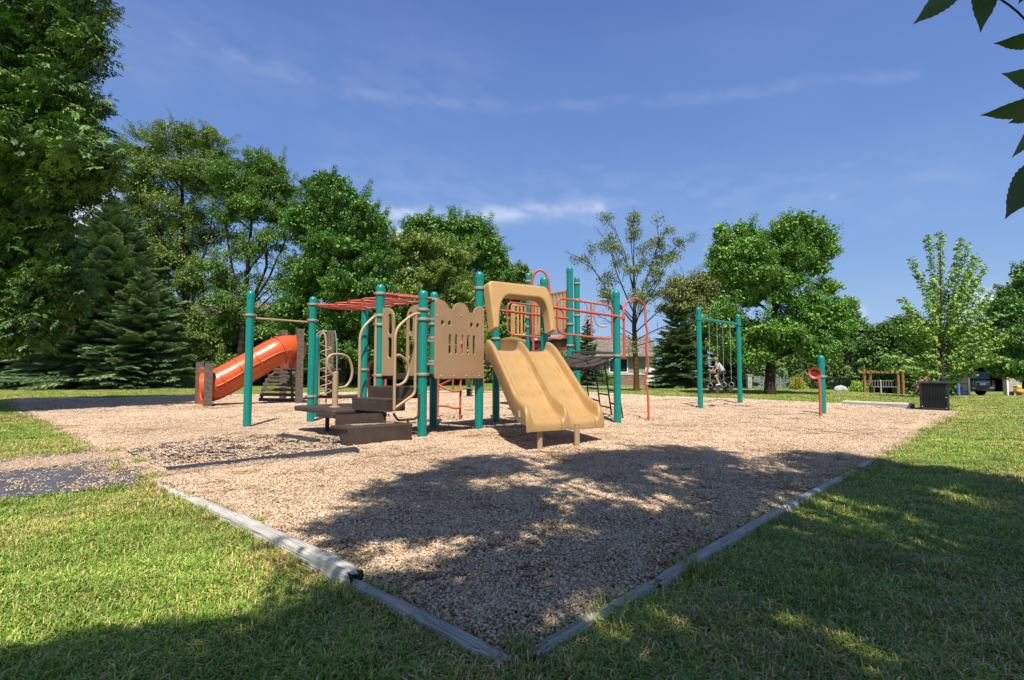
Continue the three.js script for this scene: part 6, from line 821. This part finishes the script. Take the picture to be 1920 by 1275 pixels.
// ---------------------------------------------------------------- the tree beside the camera: its shade lies on the near ground, its lowest leaves hang into the picture
{
  const r = rng(401), SHADE = [[545, 1085], [655, 1045], [585, 992], [740, 942], [715, 917], [800, 882], [900, 857], [1150, 850], [1205, 839], [1300, 839], [1400, 864], [1480, 851], [1600, 858], [1700, 872], [1830, 890], [1920, 912], [2300, 950], [2300, 1700], [-500, 1700], [-300, 1262], [0, 1258], [170, 1192], [330, 1174], [480, 1214], [570, 1170], [625, 1112]].map(([x, y]) => gnd(x, y));
  const b = V(2.9, -0.02, 2.3), t = thing('ash_tree', 'ash beside the camera, its leaves hanging in at the upper right corner', 'tree', b), wood = [], top = V(2.6, 8.2, 1.4);
  wood.push(rod(b.clone().add(V(0, -0.2, 0)), b.clone().add(V(0, 0.4, 0)), 0.30, 0.2, 12, false), ...limb(b.clone().add(V(0, 0.4, 0)), top, 0.2, 0.05, 0.02, r, 10));
  const xs = SHADE.map((p) => p.x), zs = SHADE.map((p) => p.z), x0 = Math.min(...xs), x1 = Math.max(...xs), z0 = Math.min(...zs), z1 = Math.max(...zs), items = [], c = new THREE.Color();
  const GAPS = [[790, 1052, 0.13], [1042, 1098, 0.12], [985, 990, 0.16], [830, 1012, 0.12], [905, 905, 0.2], [1060, 945, 0.14], [1240, 945, 0.2], [1130, 915, 0.2], [1010, 890, 0.2], [1250, 900, 0.2], [860, 1040, 0.1], [700, 1012, 0.14], [1520, 975, 0.2], [1330, 1040, 0.08], [1150, 1000, 0.06], [1560, 1000, 0.16], [1480, 930, 0.16], [1700, 1020, 0.12], [1620, 1190, 0.1], [1200, 1210, 0.06], [1440, 1150, 0.06], [1800, 935, 0.2], [1400, 880, 0.25], [560, 1230, 0.07], [420, 1240, 0.05], [1250, 1150, 0.05]].map(([x, y, q]) => [gnd(x, y), q]);
  const inView = (p) => { const D = -p.z; if (D < 0.25) return false; const yv = (p.y - EYE), fwd = D * CT + yv * ST, up = yv * CT - D * ST; return Math.abs(p.x) / fwd < 1.06 && up / fwd < 0.74; };
  const cx = 2.5, cz = 0.2;
  for (let i = 0; i < 5000; i++) {
    const x = lerp(x0, x1, r()), z = lerp(z0, z1, r()); if (!inside(SHADE, x, z) || edgeDist(SHADE, x, z) < 0.10 * r()) continue; if (x > 8.5 || z > 3.5 || x < -3.2) continue; if (GAPS.some(([p, q]) => Math.hypot(p.x - x, (p.z - z) * 0.7) < q * (1.1 + 1.0 * r()))) continue;
    if (fbm(x * 3.0 + 5, z * 3.0 + 9, 3) > 0.56) continue;
    for (let k = 0; k < 8; k++) { const h = 3.4 + r() * 3.6, p = V(x + SUN.x / SUN.y * h, h, z + SUN.z / SUN.y * h); if (inView(p) || inView(p.clone().add(V(-0.35, -0.4, -0.3)))) continue; c.copy(G(0.05, 0.115, 0.02)).lerp(G(0.10, 0.19, 0.03), r()); items.push([p.sub(b), qY(r() * 6.28), 0.75 + 0.5 * r(), c.clone()]); if (i % 10 === 0) { const q = p.clone().add(b), from = b.clone().lerp(top, clamp((q.y - 1.6) / 8)); wood.push(...limb(from, q, 0.035, 0.008, 0.08, r, 5)); } break; }
  }
  part('trunk', merge(wood), mat.bark, t); instance('crown', LEAF.ash, leafMat, items, t);
  // leaves that reach into the frame, each a curved blade with a toothed edge
  const blade = (A, B, w, roll, seed) => { const q = rng(seed), d = B.clone().sub(A), L = d.length(), x = d.clone().normalize(), toCam = V(0, EYE, 0).sub(A).normalize(), s = x.clone().cross(toCam).normalize(), n = s.clone().cross(x).normalize(), pos = [], idx = [], N = 22, s2 = s.clone().multiplyScalar(Math.cos(roll)).addScaledVector(n, Math.sin(roll)), n2 = s2.clone().cross(x).normalize(); for (let i = 0; i <= N; i++) { const t = i / N, ww = w * Math.pow(Math.sin(Math.PI * Math.pow(t, 0.72)), 0.85) * (1 - 0.5 * smooth(0.75, 1, t)) * (1 + (i % 2 ? 0.05 : -0.04)) + 0.0006, c0 = A.clone().addScaledVector(d, t).addScaledVector(n2, Math.sin(t * 3) * L * 0.05), fold = 0.22 * ww; for (const k of [-1, 0, 1]) { const v = c0.clone().addScaledVector(s2, k * ww).addScaledVector(n2, Math.abs(k) * fold); pos.push(v.x, v.y, v.z); } if (i) { const a = (i - 1) * 3; for (const k of [0, 1]) idx.push(a + k, a + k + 3, a + k + 1, a + k + 1, a + k + 3, a + k + 4); } } const g = new THREE.BufferGeometry(); g.setAttribute('position', new THREE.Float32BufferAttribute(pos, 3)); g.setIndex(idx); g.computeVertexNormals(); return g; };
  const lm = new THREE.MeshPhysicalMaterial({ name: 'near leaf', color: C(0.05, 0.085, 0.022), roughness: 0.55, transmission: 0.10, thickness: 0, side: THREE.DoubleSide }), Dn = 1.5;
  [[1805, -42, 1711, 46, 0.034, 0.3], [1852, -70, 1838, 62, 0.036, 0.15], [1975, 62, 1862, 81, 0.030, 0.5], [1985, 168, 1877, 138, 0.034, -0.4], [1965, 188, 1837, 216, 0.030, 0.4], [1950, 196, 1890, 231, 0.026, 0.6], [1935, 232, 1896, 296, 0.020, 0.9], [1945, 305, 1884, 411, 0.038, 0.2], [1925, -25, 1909, 8, 0.012, 0.5]].forEach(([xa, ya, xb, yb, w, roll], i) => part('leaf', blade(at(xa, ya, Dn + (i % 3) * 0.06), at(xb, yb, Dn + (i % 3) * 0.06), w, roll, 500 + i), lm, t));
  const tw = [], hub = at(1985, 120, Dn + 0.05); [[1805, -42], [1852, -70], [1975, 62], [1985, 168], [1965, 188], [1950, 196], [1935, 232], [1945, 305], [1925, -25]].forEach(([x, y], i) => { const e = at(x, y, Dn + (i % 3) * 0.06), m = e.clone().lerp(hub, 0.5).add(V(0.02, 0.03, 0)); tw.push(...curve([e, m, hub], 0.0028, 12)); }); tw.push(...limb(hub, V(3.6, 3.4, 0.6), 0.006, 0.03, 0.05, r, 6), ...limb(V(3.6, 3.4, 0.6), b.clone().lerp(top, 0.34), 0.03, 0.06, 0.05, r, 6)); part('twig', merge(tw), mat.bark, t);
}

// ---------------------------------------------------------------- wood chips, one by one near the camera
function chipPatch(seed, n, R) {
  const r = rng(seed), list = [], tones = [[0.62, 0.455, 0.305], [0.70, 0.53, 0.365], [0.76, 0.605, 0.44], [0.57, 0.40, 0.255], [0.47, 0.315, 0.19], [0.29, 0.19, 0.115]];
  for (let i = 0; i < n; i++) { const L = 0.006 + 0.013 * Math.pow(r(), 1.4), w = 0.0035 + r() * 0.0045, h = 0.002 + r() * 0.003, g = new THREE.BoxGeometry(L, h, w), p = g.attributes.position; for (let k = 0; k < p.count; k++) p.setX(k, p.getX(k) * (p.getZ(k) > 0 ? 1 : 0.8)); g.rotateZ((r() - 0.5) * 1.1); g.rotateX((r() - 0.5) * 1.1); g.rotateY(r() * 6.283); const a = r() * 6.283, q = Math.sqrt(r()) * R; g.translate(Math.cos(a) * q, 0.003 + r() * 0.012, Math.sin(a) * q); const t = tones[Math.min(5, Math.floor(Math.pow(r(), 1.25) * 6))], k = 0.85 + 0.3 * r(), gg = g.toNonIndexed(); gg.deleteAttribute('uv'); gg.setAttribute('color', new THREE.BufferAttribute(new Float32Array(gg.attributes.position.count * 3).map((_, j) => t[j % 3] * k), 3)); list.push(gg); }
  return mergeGeometries(list);
}
{
  const r = rng(601), geos = [1, 2, 3].map((k) => chipPatch(610 + k, 190, 0.115)), lists = [[], [], []], sparse = [], c = new THREE.Color();
  const put = (x, z, s, y) => { const k = 0.86 + 0.28 * fbm(x * 0.9 + 12, z * 0.9 + 3, 3) ; c.setRGB(k, k, k); lists[Math.floor(r() * 3)].push([V(x, y, z), qY(r() * 6.283), s, c.clone()]); };
  for (let D = 1.6; D < 21; D += 0.5) { const dens = D < 7 ? 74 : D < 12 ? 52 : 30, wide = D * 1.06 + 0.5, n = Math.round(wide * 2 * 0.5 * dens); for (let i = 0; i < n; i++) { const x = (r() * 2 - 1) * wide, z = -(D + r() * 0.5); if (!inside(PAD, x, z)) continue; const e = edgeDist(PAD, x, z); if (e < 0.05) continue; if (inside(MATP, x, z) && r() < 0.2) continue; put(x, z, D < 6 ? 0.95 + 0.25 * r() : D < 9 ? 1.2 : D < 13 ? 1.45 : 2, mulchH(x, z) - 0.002); } }
  lists.forEach((l, i) => instance(i ? `wood_chips_${String(i).padStart(3, '0')}` : 'wood_chips', geos[i], chipMat, l));
  // chips kicked out on to the path and drifted along its far side
  const loose = chipPatch(640, 34, 0.11), drift = [];
  for (let i = 0; i < 1000; i++) { const x = -8 + r() * 5.4, z = -(3.6 + r() * 2.6); if (!inside(PATH, x, z)) continue; const e = Math.min(edgeDist(PAD, x, z), 3), far = edgeDist([PATH[0], PATH[1], PATH[2], PATH[3]], x, z); const k = Math.exp(-e * 1.6) + 0.8 * smooth(0.5, 0.05, Math.abs(far - 0.25 - 0.3 * fbm(x * 1.3, 4, 2))) + 0.012; if (r() < k) drift.push([V(x, 0.012, z), qY(r() * 6.283), 0.8 + 0.5 * r(), null]); }
  const dl = []; for (let i = 0; i < 260; i++) { const t = r(), p = gnd(lerp(-40, 250, t), lerp(884, 852, t) + (r() - 0.5) * 14); if (inside(PATH, p.x, p.z)) dl.push([V(p.x, 0.012, p.z), qY(r() * 6.28), 1, null]); }
  drift.push(...dl);
  for (let i = 0; i < 150; i++) { const t = r(), p = gnd(314, 889).lerp(gnd(668, 849), t).add(V((r() - 0.5) * 0.05, 0, 0.14 + 0.10 * r() - 0.07 * Math.pow(fbm(t * 14, 2, 2), 2) * 2)); drift.push([V(p.x, mulchH(p.x, p.z) + 0.004 + 0.02 * r(), p.z), qY(r() * 6.28), 0.9, null]); }
  { const e0 = gnd(962, 1252); for (const q of [gnd(171, 843), gnd(1793, 773)]) { const d = q.clone().sub(e0), L = d.length(); d.normalize(); const out = V(-d.z, 0, d.x); if (out.z < 0) out.negate(); for (let i = 0; i < 70; i++) { const s = r() * L, p = e0.clone().addScaledVector(d, s).addScaledVector(out, 0.03 + 0.14 * r() * r()); if (fbm(s * 0.8, 5, 2) < 0.45) continue; drift.push([V(p.x, 0.012 + 0.012 * r(), p.z), qY(r() * 6.28), 0.45, null]); } } }
  { const a = gnd(651, 801, S1), e = gnd(771, 794, S1); for (let i = 0; i < 26; i++) { const p = a.clone().lerp(e, 0.08 + 0.8 * r()).addScaledVector(VV, 0.17 + 0.12 * r()); drift.push([V(p.x, S1 - 0.002, p.z), qY(r() * 6.28), 0.6, null]); } } instance('scattered_chips', loose, chipMat, drift);
}
// ---------------------------------------------------------------- grass blades
function grassPatch(seed, n, R, h0, h1, lean) {
  const r = rng(seed), pos = [], col = []; const tones = [[0.09, 0.18, 0.02], [0.13, 0.235, 0.028], [0.18, 0.28, 0.04], [0.25, 0.31, 0.065], [0.42, 0.37, 0.17]];
  for (let i = 0; i < n; i++) { const a = r() * 6.283, q = Math.sqrt(r()) * R, o = V(Math.cos(a) * q, 0, Math.sin(a) * q), h = lerp(h0, h1, r()), th = r() * 6.283, l = lean * (0.3 + r()), w = 0.0013 + r() * 0.0016, s = V(-Math.sin(th), 0, Math.cos(th)).multiplyScalar(w), d = V(Math.cos(th), 0, Math.sin(th)), m = o.clone().add(V(0, h * 0.6, 0)).addScaledVector(d, l * h * 0.35), e = o.clone().add(V(0, h * (1 - 0.35 * l), 0)).addScaledVector(d, l * h), t = tones[Math.min(4, Math.floor(Math.pow(r(), 1.25) * 5))], k = 0.8 + 0.4 * r(); const v = [o.clone().add(s), o.clone().sub(s), m.clone().addScaledVector(s, 0.85), o.clone().sub(s), m.clone().addScaledVector(s, -0.85), m.clone().addScaledVector(s, 0.85), m.clone().addScaledVector(s, 0.85), m.clone().addScaledVector(s, -0.85), e]; for (const p of v) { pos.push(p.x, p.y, p.z); col.push(t[0] * k, t[1] * k, t[2] * k); } }
  const g = new THREE.BufferGeometry(); g.setAttribute('position', new THREE.Float32BufferAttribute(pos, 3)); g.setAttribute('color', new THREE.Float32BufferAttribute(col, 3)); g.computeVertexNormals(); return g;
}
{
  const r = rng(701), geos = [grassPatch(711, 110, 0.085, 0.014, 0.044, 1.3), grassPatch(712, 110, 0.085, 0.012, 0.040, 1.6), grassPatch(713, 80, 0.09, 0.02, 0.062, 1.0)], lists = [[], [], []], c = new THREE.Color();
  for (let D = 1.0; D < 27; D += 0.5) { const dens = D < 3.5 ? 260 : D < 6 ? 170 : D < 10 ? 90 : D < 16 ? 42 : 22, wide = D * 1.08 + 0.6, n = Math.round(wide * 2 * 0.5 * dens), sc = D < 6 ? 1 : D < 10 ? 1.25 : D < 16 ? 1.7 : 2.2; for (let i = 0; i < n; i++) { const x = (r() * 2 - 1) * wide, z = -(D + r() * 0.5); if (inside(PAD, x, z) ? edgeDist(PAD, x, z) > 0.012 : false) continue; if (inside(PATH, x, z) && edgeDist(PATH, x, z) > 0.05) continue; if (edgeDist(PAD, x, z) < 0.03 && r() < 0.8) continue; const dry = smooth(0.40, 0.68, fbm(x * 1.1 + 60, z * 1.1 + 60, 4)) * 0.85 + smooth(0.42, 0, edgeDist(PAD, x, z)) * 0.75 * fbm(x * 2 + 3, z * 2, 2), tall = 0.62 + 0.85 * fbm(x * 3.1 + 9, z * 3.1 + 2, 3), k = (0.9 + 0.25 * r()) * (0.72 + 0.56 * fbm(x * 4.3, z * 4.3 + 7, 2)); c.setRGB(k * lerp(1.38, 2.1, dry), k * lerp(1.32, 1.42, dry), k * lerp(0.92, 1.75, dry)); lists[r() < 0.42 ? 0 : r() < 0.72 ? 1 : 2].push([V(x, lawnH(x, z) - 0.002, z), qY(r() * 6.283), V(sc, sc * tall * (0.8 + 0.4 * r()) * (D > 10 ? 0.7 : 1) * (1 + 0.6 * smooth(0.16, 0.05, edgeDist(PAD, x, z))), sc), c.clone()]); } }
  lists.forEach((l, i) => instance(i ? `grass_${String(i).padStart(3, '0')}` : 'grass', geos[i], bladeMat, l));
  // dry tufts and weeds where the path meets the bed
  const tuft = grassPatch(720, 30, 0.06, 0.03, 0.09, 1.1), tl = []; for (const [px, py, n, dx, dy, col] of [[215, 846, 12, 24, 4, [1.9, 1.35, 0.9]], [230, 882, 8, 22, 5, [1.9, 1.3, 0.9]], [285, 897, 9, 26, 4, [1.8, 1.35, 0.9]], [262, 868, 8, 12, 3, [1.6, 1.5, 0.7]], [212, 764, 6, 14, 2, [1.2, 1.4, 0.6]], [1582, 864, 5, 10, 3, [0.9, 0.9, 0.6]], [978, 1225, 4, 8, 6, [1.2, 1.1, 1]], [487, 979, 2, 4, 2, [1.5, 1.6, 0.5]]]) for (let i = 0; i < n; i++) { const p = gnd(px + (r() - 0.5) * 2 * dx, py + (r() - 0.5) * 2 * dy); tl.push([V(p.x, 0.01, p.z), qY(r() * 6.28), 0.45 + 0.5 * r(), C(...col)]); } instance('dry_tufts', tuft, bladeMat, tl);
}

renderer.render(scene, camera);
